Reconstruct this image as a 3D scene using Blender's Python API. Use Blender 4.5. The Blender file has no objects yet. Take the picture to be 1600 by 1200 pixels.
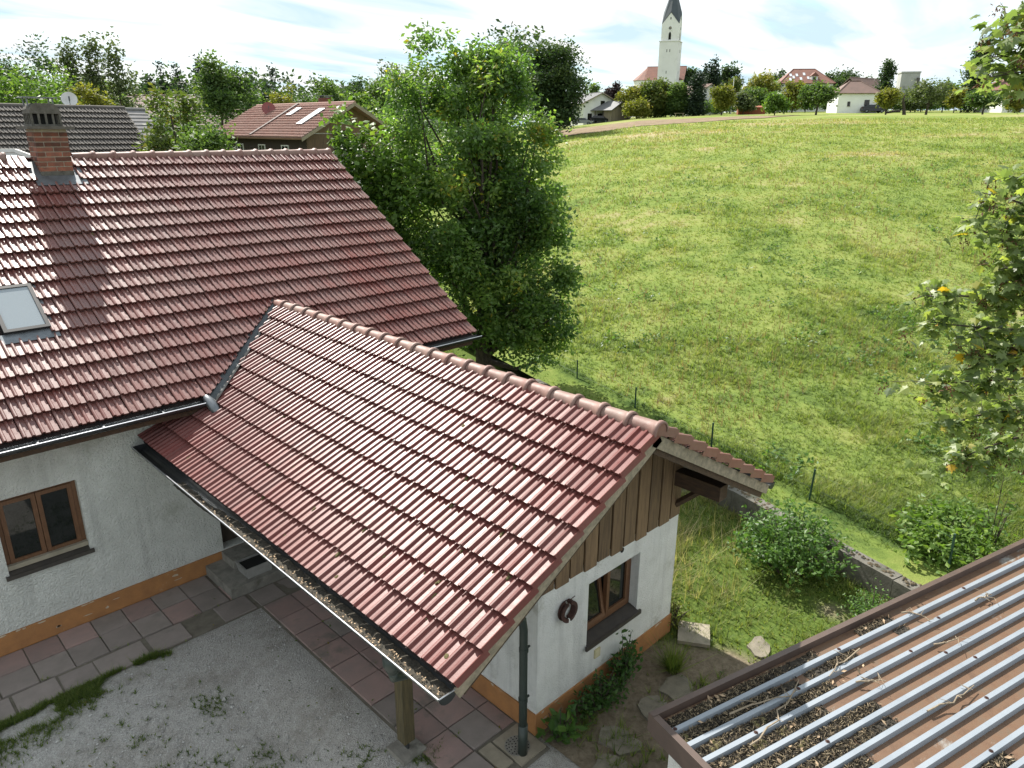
import bpy, bmesh, math, random
import numpy as np
from mathutils import Vector, Matrix
rng = np.random.default_rng(7); random.seed(7)
D = bpy.data; SC = bpy.context.scene; COL = SC.collection
pi = math.pi; rad = math.radians
# ------------------------------------------------------------------ camera, sky, sun, exposure
YAW, PITCH, ROLL, FPX, CAMZ = 0.79117, 0.33057, 0.00605, 1154.2, 6.758   # x runs along the farmhouse ridge, y along the outbuilding ridge
cd = D.cameras.new('camera'); cam = D.objects.new('camera', cd); COL.objects.link(cam); SC.camera = cam
cd.sensor_width = 36; cd.lens = 36 * FPX / 1600; cd.clip_start = 0.05; cd.clip_end = 6000
_s, _c = math.sin(YAW), math.cos(YAW)
def FR(F, R, z=0.0): return (_s * R + _c * F, -_c * R + _s * F, z)       # metres ahead / metres to the right of the camera -> world
_r = Vector((1, 0, 0)); _f = Vector((0, math.cos(PITCH), -math.sin(PITCH))); _u = Vector((0, math.sin(PITCH), math.cos(PITCH)))
_r2 = _r * math.cos(ROLL) + _u * math.sin(ROLL); _u2 = -_r * math.sin(ROLL) + _u * math.cos(ROLL)
W3 = Matrix(((_s, _c, 0), (-_c, _s, 0), (0, 0, 1)))
CM = W3 @ Matrix((_r2, _u2, -_f)).transposed()
cam.matrix_world = Matrix.Translation((0, 0, CAMZ)) @ CM.to_4x4()

SUNV = Vector((0.21, 1.0, 1.05)).normalized()                            # direction towards the sun
wd = D.worlds.new('World'); SC.world = wd; wd.use_nodes = True
nt = wd.node_tree; N = nt.nodes; Lk = nt.links; N.clear()
out = N.new('ShaderNodeOutputWorld'); bg = N.new('ShaderNodeBackground'); bg.inputs[1].default_value = 0.068
sky = N.new('ShaderNodeTexSky'); sky.sky_type = 'NISHITA'; sky.sun_disc = False
sky.sun_elevation = math.asin(SUNV.z); sky.sun_rotation = math.atan2(SUNV.x, SUNV.y)
sky.air_density = 1.0; sky.dust_density = 1.5; sky.ozone_density = 1.5; sky.altitude = 450
tc = N.new('ShaderNodeTexCoord'); sep = N.new('ShaderNodeSeparateXYZ'); Lk.new(tc.outputs['Generated'], sep.inputs[0])
def wm(op, a, b, clamp=False):
    n = N.new('ShaderNodeMath'); n.operation = op; n.use_clamp = clamp
    for i, q in enumerate((a, b)):
        if isinstance(q, (int, float)): n.inputs[i].default_value = q
        elif q is not None: Lk.new(q, n.inputs[i])
    return n.outputs[0]
den = wm('ADD', wm('MAXIMUM', sep.outputs[2], 0.0), 0.13)
cmb = N.new('ShaderNodeCombineXYZ'); Lk.new(wm('DIVIDE', sep.outputs[0], den), cmb.inputs[0]); Lk.new(wm('DIVIDE', sep.outputs[1], den), cmb.inputs[1])
mp = N.new('ShaderNodeMapping'); mp.inputs['Rotation'].default_value = (0, 0, rad(38)); mp.inputs['Scale'].default_value = (0.55, 1.5, 1); Lk.new(cmb.outputs[0], mp.inputs[0])
n1 = N.new('ShaderNodeTexNoise'); n1.inputs['Scale'].default_value = 0.8; n1.inputs['Detail'].default_value = 9; n1.inputs['Roughness'].default_value = 0.6; n1.inputs['Distortion'].default_value = 0.5
Lk.new(mp.outputs[0], n1.inputs[0])
rp = N.new('ShaderNodeValToRGB'); rp.color_ramp.elements[0].position = 0.28; rp.color_ramp.elements[0].color = (0.50, 0.50, 0.50, 1); rp.color_ramp.elements[1].position = 0.52; rp.color_ramp.elements[1].color = (1, 1, 1, 1)
Lk.new(n1.outputs[0], rp.inputs[0])
n2 = N.new('ShaderNodeTexNoise'); n2.inputs['Scale'].default_value = 1.7; n2.inputs['Detail'].default_value = 7; n2.inputs['Distortion'].default_value = 0.8
Lk.new(mp.outputs[0], n2.inputs[0])
rp2 = N.new('ShaderNodeValToRGB'); rp2.color_ramp.elements[0].position = 0.34; rp2.color_ramp.elements[0].color = (5.4, 7.0, 8.0, 1); rp2.color_ramp.elements[1].position = 0.56; rp2.color_ramp.elements[1].color = (8.9, 9.1, 9.1, 1)
Lk.new(n2.outputs[0], rp2.inputs[0])
tint = N.new('ShaderNodeMix'); tint.data_type = 'RGBA'; tint.blend_type = 'MULTIPLY'; tint.inputs[0].default_value = 1.0
tint.inputs[7].default_value = (1.5, 2.0, 2.0, 1); Lk.new(sky.outputs[0], tint.inputs[6])
mx = N.new('ShaderNodeMix'); mx.data_type = 'RGBA'; Lk.new(rp.outputs[0], mx.inputs[0]); Lk.new(tint.outputs[2], mx.inputs[6]); Lk.new(rp2.outputs[0], mx.inputs[7])
Lk.new(mx.outputs[2], bg.inputs[0]); Lk.new(bg.outputs[0], out.inputs[0])
sd = D.lights.new('sun', 'SUN'); sd.energy = 5.0; sd.angle = rad(0.53); sd.color = (1.0, 0.95, 0.87)
sun = D.objects.new('sun', sd); COL.objects.link(sun); sun.rotation_euler = SUNV.to_track_quat('Z', 'Y').to_euler()
vs = SC.view_settings; vs.view_transform = 'Standard'; vs.look = 'None'; vs.exposure = 0.95; vs.gamma = 1.0; vs.use_curve_mapping = False
SC.cycles.max_bounces = 6; SC.cycles.diffuse_bounces = 3; SC.cycles.glossy_bounces = 3; SC.cycles.transmission_bounces = 3; SC.cycles.transparent_max_bounces = 4
SC.cycles.caustics_reflective = False; SC.cycles.caustics_refractive = False

# ------------------------------------------------------------------ object helpers
WPOS = {}
def _link(o, pos, parent):
    pos = Vector(pos); WPOS[o.name] = pos; COL.objects.link(o)
    if parent is not None: o.parent = parent; o.location = pos - WPOS[parent.name]
    else: o.location = pos
def thing(name, label, cat, loc=(0, 0, 0), group=None, parent=None):
    o = D.objects.new(name, None); _link(o, loc, parent); o.empty_display_size = 0.2
    return tag(o, label, cat, group)
def tag(o, label=None, cat=None, group=None, kind=None):
    if label: o['label'] = label
    if cat: o['category'] = cat
    if group: o['group'] = group
    if kind: o['kind'] = kind
    return o
def np_mesh(name, V, P, mat=None, smooth=False, attr=None):
    """V (n,3); P: (m,k) array of one polygon size, or list of arrays"""
    me = D.meshes.new(name); V = np.asarray(V, np.float32); Ps = P if isinstance(P, list) and isinstance(P[0], np.ndarray) else [np.asarray(P)]
    Ps = [np.asarray(p, np.int32) for p in Ps if len(p)]
    me.vertices.add(len(V)); me.vertices.foreach_set('co', V.ravel())
    nl = sum(p.size for p in Ps); npoly = sum(len(p) for p in Ps)
    me.loops.add(nl); me.polygons.add(npoly)
    me.loops.foreach_set('vertex_index', np.concatenate([p.ravel() for p in Ps]))
    st = []; b = 0
    for p in Ps: st.append(b + np.arange(len(p)) * p.shape[1]); b += p.size
    me.polygons.foreach_set('loop_start', np.concatenate(st).astype(np.int32))
    me.polygons.foreach_set('use_smooth', np.full(npoly, bool(smooth)))
    if mat is not None: me.materials.append(mat)
    if attr is not None:
        a = me.attributes.new('tint', 'FLOAT', 'POINT'); a.data.foreach_set('value', np.asarray(attr, np.float32))
    me.update(calc_edges=True); return me
def put(name, me, pos, parent=None, kind=None):
    o = D.objects.new(name, me); _link(o, pos, parent)
    if kind: o['kind'] = kind
    return o
def obj(name, V, P, mat, parent=None, smooth=False, kind=None, attr=None, origin=None):
    """world-space vertices -> one object whose origin lies at the base of its bounds"""
    V = np.asarray(V, float)
    if origin is None: lo, hi = V.min(0), V.max(0); origin = np.array([(lo[0] + hi[0]) / 2, (lo[1] + hi[1]) / 2, lo[2]])
    return put(name, np_mesh(name, V - origin, P, mat, smooth, attr), origin, parent, kind)
class MB:
    """collects shapes into one mesh"""
    def __init__(s): s.v = []; s.p = {}; s.n = 0
    def add(s, V, P):
        V = np.asarray(V, float)
        for p in (P if isinstance(P, list) else [P]):
            p = np.asarray(p)
            if len(p): s.p.setdefault(p.shape[1], []).append(p + s.n)
        s.v.append(V); s.n += len(V); return s
    def box(s, lo, hi, M=None):
        x0, y0, z0 = lo; x1, y1, z1 = hi
        V = np.array([(x0, y0, z0), (x1, y0, z0), (x1, y1, z0), (x0, y1, z0), (x0, y0, z1), (x1, y0, z1), (x1, y1, z1), (x0, y1, z1)], float)
        if M is not None: V = xf(M, V)
        return s.add(V, np.array([(0, 3, 2, 1), (4, 5, 6, 7), (0, 1, 5, 4), (1, 2, 6, 5), (2, 3, 7, 6), (3, 0, 4, 7)]))
    def tube(s, pts, r, n=8, cap=True):
        V, P = tube(pts, r, n, cap); return s.add(V, P)
    def prism(s, poly, axis, a, b):
        """closed 2D outline extruded along axis (0,1,2) from a to b"""
        k = len(poly); V = []
        for t in (a, b):
            for p in poly:
                q = list(p); q.insert(axis, t); V.append(q)
        P4 = np.array([(i, (i + 1) % k, k + (i + 1) % k, k + i) for i in range(k)])
        return s.add(V, [P4, np.array([list(range(k))[::-1]]), np.array([list(range(k, 2 * k))])])
    def sheet(s, poly, th, nrm):
        """planar polygon given thickness th against nrm"""
        A = np.asarray(poly, float); n = np.asarray(nrm, float); n = n / np.linalg.norm(n); k = len(A)
        V = np.concatenate([A, A - n * th])
        P4 = np.array([(i, (i + 1) % k, k + (i + 1) % k, k + i) for i in range(k)])
        return s.add(V, [P4, np.array([list(range(k))]), np.array([list(range(k, 2 * k))[::-1]])])
    def xform(s, M):
        s.v = [xf(M, v) for v in s.v]; return s
    def arr(s): return np.concatenate(s.v), [np.concatenate(q) for q in s.p.values()]
    def build(s, name, mat, parent=None, smooth=False, kind=None, origin=None):
        V, P = s.arr(); return obj(name, V, P, mat, parent, smooth, kind, None, origin)
    def mesh(s, name, mat, smooth=False):
        V, P = s.arr(); return np_mesh(name, V, P, mat, smooth)
def xf(M, V):
    M = np.array(M); return np.asarray(V) @ M[:3, :3].T + M[:3, 3]
def tube(pts, r, n=8, cap=True):
    pts = np.asarray(pts, float); k = len(pts); r = np.broadcast_to(np.asarray(r, float), (k,))
    T = np.gradient(pts, axis=0); T /= np.linalg.norm(T, axis=1)[:, None] + 1e-12
    ref = np.array([0, 0, 1.]) if abs(T[0][2]) < 0.9 else np.array([1., 0, 0])
    V = []; u = np.cross(T[0], ref); u /= np.linalg.norm(u); a = np.arange(n) * 2 * pi / n
    for i in range(k):
        u = u - T[i] * (u @ T[i]); u /= np.linalg.norm(u) + 1e-12; w = np.cross(T[i], u)
        V.append(pts[i] + r[i] * (np.cos(a)[:, None] * u + np.sin(a)[:, None] * w))
    V = np.concatenate(V); P = [(i * n + j, i * n + (j + 1) % n, (i + 1) * n + (j + 1) % n, (i + 1) * n + j) for i in range(k - 1) for j in range(n)]
    Pl = [np.array(P)]
    if cap: Pl += [np.array([list(range(n))[::-1]]), np.array([list(range((k - 1) * n, k * n))])]
    return V, Pl
def pos_yaw(loc, yaw): return Matrix.Translation(loc) @ Matrix.Rotation(yaw, 4, 'Z')
_tab = np.random.default_rng(3).random((256, 256))
def vnoise(x, y):
    xi = np.floor(x).astype(int); yi = np.floor(y).astype(int); fx = x - xi; fy = y - yi; fx = fx * fx * (3 - 2 * fx); fy = fy * fy * (3 - 2 * fy)
    g = lambda a, b: _tab[a & 255, b & 255]
    return (g(xi, yi) * (1 - fx) + g(xi + 1, yi) * fx) * (1 - fy) + (g(xi, yi + 1) * (1 - fx) + g(xi + 1, yi + 1) * fx) * fy
def fbm(x, y, oct=4):
    s = 0; a = 0.5; t = 0
    for i in range(oct): s = s + a * vnoise(x * 2 ** i + 17 * i, y * 2 ** i + 31 * i); t += a; a *= 0.5
    return s / t
def sstep(a, b, x): t = np.clip((x - a) / (b - a), 0, 1); return t * t * (3 - 2 * t)

# ------------------------------------------------------------------ materials
class NB:
    def __init__(s, m): s.t = m.node_tree; s.N = s.t.nodes; s.L = s.t.links
    def new(s, t, **kw):
        n = s.N.new(t)
        for k, v in kw.items(): setattr(n, k, v)
        return n
    def ln(s, a, b): s.L.new(a, b)
    def noise(s, scale, vec=None, detail=5, rough=0.6, dist=0.0, stretch=None):
        n = s.new('ShaderNodeTexNoise'); n.inputs['Scale'].default_value = scale; n.inputs['Detail'].default_value = detail; n.inputs['Roughness'].default_value = rough; n.inputs['Distortion'].default_value = dist
        if vec is None: vec = s.new('ShaderNodeNewGeometry').outputs['Position']
        if stretch:
            m = s.new('ShaderNodeMapping'); m.inputs['Scale'].default_value = stretch; s.ln(vec, m.inputs[0]); vec = m.outputs[0]
        s.ln(vec, n.inputs['Vector']); return n.outputs[0]
    def ramp(s, fac, stops):
        r = s.new('ShaderNodeValToRGB'); e = r.color_ramp.elements
        for i, (p, c) in enumerate(stops):
            if i < 2: e[i].position = p
            else: e.new(p)
            e[i].color = (*c, 1) if len(c) == 3 else c
        s.ln(fac, r.inputs[0]); return r.outputs[0]
    def mix(s, f, a, b, mode='MIX'):
        n = s.new('ShaderNodeMix', data_type='RGBA', blend_type=mode)
        for i, q in ((0, f), (6, a), (7, b)):
            if isinstance(q, (int, float)): n.inputs[i].default_value = q
            elif isinstance(q, tuple): n.inputs[i].default_value = (*q, 1)
            else: s.ln(q, n.inputs[i])
        return n.outputs[2]
    def math(s, op, a, b=0.0, clamp=False):
        n = s.new('ShaderNodeMath', operation=op, use_clamp=clamp)
        for i, q in enumerate((a, b)):
            if isinstance(q, (int, float)): n.inputs[i].default_value = q
            else: s.ln(q, n.inputs[i])
        return n.outputs[0]
    def bump(s, h, strength, dist=0.01):
        b = s.new('ShaderNodeBump'); b.inputs['Strength'].default_value = strength; b.inputs['Distance'].default_value = dist; s.ln(h, b.inputs['Height']); return b.outputs[0]
def newmat(name):
    m = D.materials.new(name); m.use_nodes = True; return m, NB(m), m.node_tree.nodes['Principled BSDF']
def mat(name, c, rough=0.8, c2=None, scale=6.0, lo=0.35, hi=0.65, bump=0.0, bscale=60.0, bdist=0.01, metal=0.0, spec=0.5, stretch=None, rand=0.0, detail=6, c3=None, s3=1.2, a3=0.5, streak=0.0):
    m, b, p = newmat(name); p.inputs['Roughness'].default_value = rough; p.inputs['Metallic'].default_value = metal; p.inputs['Specular IOR Level'].default_value = spec
    if c2 is None: c2 = tuple(min(1, v * 0.78) for v in c)
    col = b.ramp(b.noise(scale, detail=detail, stretch=stretch), [(lo, c), (hi, c2)])
    if c3 is not None: col = b.mix(b.ramp(b.noise(s3, detail=7, rough=0.65), [(a3, (0, 0, 0)), (a3 + 0.14, (1, 1, 1))]), col, c3)
    if streak: col = b.mix(b.ramp(b.noise(2.6, detail=6, rough=.7, stretch=(2.2, 2.2, .16)), [(.50, (0, 0, 0)), (.72, (streak, streak, streak))]), col, tuple(v * .52 for v in c))
    if rand:
        oi = b.new('ShaderNodeObjectInfo'); v = b.math('ADD', b.math('MULTIPLY', oi.outputs['Random'], rand), 1 - rand / 2)
        cc = b.new('ShaderNodeCombineColor'); [b.ln(v, cc.inputs[i]) for i in range(3)]
        col = b.mix(1.0, col, cc.outputs[0], 'MULTIPLY')
    b.ln(col, p.inputs['Base Color'])
    if bump: b.ln(b.bump(b.noise(bscale, detail=4), bump, bdist), p.inputs['Normal'])
    return m
def leafmat(name, stops, trans=0.35, rough=0.5, spec=0.35):
    m, b, p = newmat(name); a = b.new('ShaderNodeAttribute', attribute_name='tint'); oi = b.new('ShaderNodeObjectInfo')
    col = b.ramp(a.outputs['Fac'], stops)
    p.inputs['Roughness'].default_value = rough; p.inputs['Specular IOR Level'].default_value = spec; b.ln(col, p.inputs['Base Color'])
    t = b.new('ShaderNodeBsdfTranslucent'); b.ln(b.mix(1.0, col, (1.5, 1.6, 0.8), 'MULTIPLY'), t.inputs[0])
    mx = b.new('ShaderNodeMixShader'); mx.inputs[0].default_value = trans; b.ln(p.outputs[0], mx.inputs[1]); b.ln(t.outputs[0], mx.inputs[2])
    b.ln(mx.outputs[0], b.N['Material Output'].inputs[0]); return m
def tilemat(name, c1, c2, cg, rough, amount=0.5, spec=.42):
    """glazed clay: two fired tones, grey film of dirt, per-tile difference"""
    m, b, p = newmat(name); oi = b.new('ShaderNodeObjectInfo'); at = b.new('ShaderNodeAttribute', attribute_name='tint')
    rnd = b.math('FRACT', b.math('ADD', oi.outputs['Random'], at.outputs['Fac']))
    base = b.mix(rnd, c1, c2)
    dirt = b.math('ADD', b.math('MULTIPLY', b.noise(1.1, detail=6, rough=0.7), 0.75), b.math('MULTIPLY', b.noise(38, detail=5, rough=0.75), 0.4))
    f = b.ramp(b.math('ADD', dirt, b.math('MULTIPLY', rnd, 0.03)), [(0.42, (0.1, 0.1, 0.1)), (0.70, (amount, amount, amount))])
    col = b.mix(f, base, cg)
    sp = b.ramp(b.noise(120, detail=3), [(0.66, (0, 0, 0)), (0.72, (0.6, 0.6, 0.6))]); col = b.mix(sp, col, (0.06, 0.05, 0.04))
    b.ln(col, p.inputs['Base Color']); rr = b.math('ADD', b.math('MULTIPLY', b.noise(14, detail=4), 0.22), rough - 0.11); b.ln(rr, p.inputs['Roughness'])
    p.inputs['Specular IOR Level'].default_value = spec
    b.ln(b.bump(b.noise(70, detail=3), 0.12, 0.004), p.inputs['Normal']); return m
M = {}
M['tile'] = tilemat('glazed_clay', (0.150, 0.034, 0.027), (0.110, 0.030, 0.026), (0.185, 0.112, 0.098), 0.33, 0.62, .50)
M['tile2'] = tilemat('glazed_clay_red', (0.160, 0.034, 0.029), (0.125, 0.032, 0.028), (0.185, 0.095, 0.085), 0.38, 0.48, .24)
M['ridge'] = tilemat('weathered_ridge_clay', (0.19, 0.066, 0.052), (0.15, 0.055, 0.046), (0.26, 0.19, 0.16), 0.56, 0.8, .35)
M['verge'] = tilemat('verge_clay', (0.19, 0.062, 0.038), (0.14, 0.048, 0.034), (0.25, 0.18, 0.15), 0.5, 0.4)
M['under'] = mat('roof_underlay', (0.03, 0.02, 0.018), 0.95)
M['wall'] = mat('rough_render_white', (0.74, 0.745, 0.705), 0.95, (0.63, 0.635, 0.595), 3.0, bump=1.0, bscale=38, bdist=0.055, c3=(0.40, 0.41, 0.34), s3=0.9, a3=0.58, streak=.5)
M['wall2'] = mat('smooth_render_white', (0.82, 0.825, 0.80), 0.95, (0.73, 0.735, 0.705), 4.0, bump=1.0, bscale=70, bdist=0.025, c3=(0.52, 0.515, 0.46), s3=2.2, a3=0.56, streak=.45)
M['plinth'] = mat('ochre_plinth', (0.40, 0.185, 0.065), 0.9, (0.30, 0.14, 0.055), 5, bump=0.4, bscale=40, c3=(0.46, 0.36, 0.25), s3=2.6, a3=0.64)
M['wood'] = mat('window_wood', (0.15, 0.07, 0.032), 0.55, (0.10, 0.045, 0.02), 9, stretch=(6, 6, 1), bump=0.1)
M['board'] = mat('larch_board', (0.18, 0.115, 0.06), 0.75, (0.10, 0.062, 0.034), 7, stretch=(5, 5, 0.35), bump=0.3, bscale=30, rand=0.5)
M['beam'] = mat('dark_beam', (0.075, 0.042, 0.022), 0.8, (0.04, 0.024, 0.014), 8, stretch=(4, 1, 4), bump=0.3)
M['post'] = mat('mossy_post', (0.105, 0.082, 0.038), 0.85, (0.055, 0.046, 0.023), 10, stretch=(4, 4, 0.4), bump=0.4)
M['rake'] = mat('weathered_board', (0.30, 0.25, 0.18), 0.85, (0.18, 0.155, 0.11), 9, stretch=(2, 2, 2), bump=0.25)
M['zinc'] = mat('gutter_metal', (0.075, 0.08, 0.085), 0.36, (0.055, 0.06, 0.06), 5, metal=0.6)
M['lip'] = mat('lip_highlight', (0.58, 0.59, 0.62), 0.32, (0.42, 0.43, 0.46), 9, metal=0.9)  # paler than the gutter metal: the lip's highlight is put into the colour
M['lead'] = mat('flashing_metal', (0.20, 0.215, 0.23), 0.42, (0.13, 0.14, 0.15), 6, metal=0.7)
M['pipe'] = mat('green_pipe', (0.032, 0.045, 0.038), 0.45, (0.024, 0.034, 0.029), 6)
M['sill'] = mat('dark_sill', (0.055, 0.046, 0.038), 0.6, (0.04, 0.034, 0.03), 9, bump=0.2)
M['frame'] = mat('black_frame', (0.02, 0.02, 0.021), .45)
M['rust'] = mat('rusty_iron', (0.065, 0.024, 0.017), 0.75, (0.03, 0.014, 0.011), 30, bump=0.5, bscale=90)
M['concrete'] = mat('old_concrete', (0.27, 0.255, 0.225), 0.95, (0.17, 0.16, 0.14), 7, bump=0.7, bscale=50, c3=(0.10, 0.095, 0.075), s3=3, a3=0.55)
M['mossy'] = mat('mossy_concrete', (0.15, 0.14, 0.12), 0.95, (0.09, 0.085, 0.07), 6, bump=.8, bscale=40, c3=(0.05, 0.055, 0.035), s3=2.4, a3=.52)
M['soot'] = mat('sooty_concrete', (0.13, 0.12, 0.105), 0.95, (0.07, 0.065, 0.055), 9, bump=0.7, bscale=45)
M['black'] = mat('dark_void', (0.008, 0.008, 0.008), 0.9)
M['brick'] = mat('chimney_brick', (0.20, 0.068, 0.04), 0.85, (0.11, 0.05, 0.035), 14, rand=1.1, bump=0.4, bscale=70)
M['mortar'] = mat('mortar', (0.42, 0.38, 0.31), 0.95, (0.33, 0.29, 0.24), 20)
M['slab'] = mat('red_slab', (0.30, 0.205, 0.185), 0.92, (0.24, 0.18, 0.165), 3.0, rand=0.25, bump=0.5, bscale=70, c3=(0.15, 0.135, 0.115), s3=1.6, a3=0.56)
M['slab2'] = mat('grey_slab', (0.25, 0.212, 0.195), 0.92, (0.20, 0.172, 0.155), 3.0, rand=0.25, bump=0.5, bscale=70, c3=(0.13, 0.12, 0.10), s3=1.6, a3=0.58)
M['pale'] = mat('pale_slab', (0.32, 0.28, 0.215), 0.92, (0.24, 0.21, 0.16), 6.0, bump=0.4, bscale=60, c3=(0.24, 0.21, 0.16), s3=3, a3=0.58)
M['twig'] = mat('dry_twig', (0.30, 0.24, 0.17), 0.9, (0.19, 0.15, 0.10), 20)
M['bark'] = mat('bark', (0.085, 0.068, 0.05), 0.95, (0.045, 0.036, 0.028), 12, stretch=(2, 2, 0.5), bump=0.9, bscale=30, bdist=0.03)
M['fence'] = mat('green_post', (0.012, 0.05, 0.035), 0.5)
M['fascia'] = mat('brown_fascia', (0.105, 0.072, 0.058), 0.45, (0.085, 0.06, 0.05), 6, metal=0.1)
M['moss'] = mat('moss', (0.085, 0.085, 0.03), 1.0, (0.14, 0.11, 0.05), 60, bump=0.8, bscale=120)
M['white'] = mat('white_paint', (0.78, 0.78, 0.75), 0.85, (0.7, 0.7, 0.67), 0.6)
M['greywhite'] = mat('church_render', (0.76, 0.755, 0.73), 0.9, (0.68, 0.675, 0.65), 0.25, c3=(0.60, 0.59, 0.56), s3=0.5, a3=0.6)
M['roofred'] = mat('far_red_roof', (0.20, 0.085, 0.06), 0.8, (0.15, 0.07, 0.052), 0.8)
M['roofbrown'] = mat('far_brown_roof', (0.17, 0.105, 0.085), 0.8, (0.13, 0.085, 0.07), 0.8)
M['roofgrey'] = mat('far_grey_roof', (0.15, 0.15, 0.155), 0.7, (0.12, 0.12, 0.125), 0.8)
M['slate'] = mat('spire_slate', (0.055, 0.07, 0.08), 0.6, (0.04, 0.052, 0.062), 0.6)
M['tilegrey'] = tilemat('weathered_grey_tile', (0.085, 0.075, 0.068), (0.06, 0.053, 0.048), (0.14, 0.13, 0.12), 0.85, 0.7, .12)
M['tilebrown'] = tilemat('weathered_red_tile', (0.34, 0.18, 0.145), (0.28, 0.15, 0.125), (0.34, 0.25, 0.21), 0.8, 0.6, .15)
M['darkwood'] = mat('dark_boarding', (0.055, 0.038, 0.028), 0.85, (0.032, 0.024, 0.018), 4, stretch=(5, 5, 0.4))
M['greywood'] = mat('grey_boarding', (0.30, 0.25, 0.19), 0.9, (0.20, 0.165, 0.125), 3, stretch=(4, 4, 0.3), rand=0.3)
M['balcony'] = mat('grey_balcony', (0.24, 0.23, 0.21), 0.85, (0.18, 0.17, 0.16), 5)
M['redwood'] = mat('red_boarding', (0.30, 0.085, 0.035), 0.85, (0.2, 0.06, 0.03), 2, stretch=(4, 4, 0.4))
M['silo'] = mat('silo_concrete', (0.40, 0.40, 0.385), 0.95, (0.33, 0.33, 0.315), 0.5, stretch=(1, 1, 0.2), c3=(0.2, 0.2, 0.185), s3=0.35, a3=0.55)
M['dishred'] = mat('red_dish', (0.22, 0.05, 0.045), 0.5)
M['dish'] = mat('pale_dish', (0.55, 0.55, 0.54), 0.5, (0.48, 0.48, 0.47), 4)
M['car'] = mat('black_car_paint', (0.012, 0.012, 0.014), 0.2); M['car2'] = mat('grey_car_paint', (0.22, 0.23, 0.25), 0.25)
M['tyre'] = mat('tyre', (0.02, 0.02, 0.02), 0.9)
def glassmat(name, c, rough=0.03):
    m, b, p = newmat(name); p.inputs['Base Color'].default_value = (*c, 1); p.inputs['Roughness'].default_value = rough; p.inputs['IOR'].default_value = 1.5
    b.ln(b.bump(b.noise(1.6, detail=2), 0.05, 0.02), p.inputs['Normal']); return m
M['glass'] = glassmat('window_glass', (0.012, 0.014, 0.013)); M['roofglass'] = glassmat('skylight_glass', (0.27, 0.30, 0.32), 0.08)  # pale skylight base colour stands for the sky reflected in it
# foliage tones, dark to light
M['pear'] = leafmat('pear_leaf', [(0, (0.042, 0.090, 0.024)), (0.5, (0.110, 0.195, 0.048)), (0.92, (0.21, 0.29, 0.07)), (1, (0.32, 0.27, 0.03))], 0.52, 0.40, 0.5)
M['lime'] = leafmat('light_leaf', [(0, (0.05, 0.10, 0.02)), (0.6, (0.11, 0.19, 0.035)), (1, (0.20, 0.27, 0.05))], 0.4)
M['mapleleaf'] = leafmat('maple_leaf', [(0, (0.08, 0.12, 0.045)), (0.45, (0.21, 0.27, 0.095)), (0.75, (0.30, 0.33, 0.08)), (0.9, (0.30, 0.28, 0.05)), (1, (0.48, 0.30, 0.03))], 0.50, 0.45, 0.5)
M['seeds'] = leafmat('maple_seeds', [(0, (0.07, 0.035, 0.02)), (1, (0.16, 0.08, 0.045))], 0.2, 0.8)
M['green'] = leafmat('green_leaf', [(0, (0.035, 0.075, 0.022)), (0.6, (0.085, 0.14, 0.036)), (1, (0.15, 0.20, 0.055))], 0.42, 0.6)
M['dark'] = leafmat('dark_leaf', [(0, (0.020, 0.045, 0.017)), (0.6, (0.045, 0.080, 0.027)), (1, (0.085, 0.12, 0.04))], 0.34, 0.6)
M['needle'] = leafmat('conifer_needle', [(0, (0.010, 0.024, 0.012)), (0.7, (0.022, 0.044, 0.02)), (1, (0.045, 0.07, 0.03))], 0.12, 0.7)
M['yellow'] = leafmat('yellow_leaf', [(0, (0.09, 0.11, 0.02)), (0.6, (0.17, 0.18, 0.03)), (1, (0.28, 0.24, 0.04))], 0.35, 0.6)
M['olive'] = leafmat('grey_green_leaf', [(0, (0.05, 0.075, 0.03)), (0.6, (0.10, 0.13, 0.055)), (1, (0.17, 0.19, 0.09))], 0.3, 0.6)
M['purple'] = leafmat('purple_leaf', [(0, (0.014, 0.008, 0.012)), (1, (0.05, 0.028, 0.032))], 0.2, 0.6)
M['brownish'] = leafmat('browning_leaf', [(0, (0.05, 0.085, 0.02)), (0.65, (0.11, 0.145, 0.032)), (1, (0.20, 0.14, 0.04))], 0.35, 0.6)
GRASS = [(0, (0.055, 0.092, 0.026)), (0.30, (0.145, 0.198, 0.047)), (0.58, (0.212, 0.244, 0.070)), (0.80, (0.270, 0.248, 0.122)), (1, (0.37, 0.30, 0.185))]
M['grass'] = leafmat('grass_blade', GRASS, 0.5, 0.55, 0.3)
M['stalk'] = leafmat('seed_stalk', [(0, (0.12, 0.09, 0.05)), (1, (0.27, 0.19, 0.11))], .35, .8)
M['weed'] = leafmat('weed_leaf', [(0, (0.042, 0.098, 0.022)), (0.6, (0.10, 0.185, 0.04)), (1, (0.18, 0.26, 0.06))], 0.42, 0.45)

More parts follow.
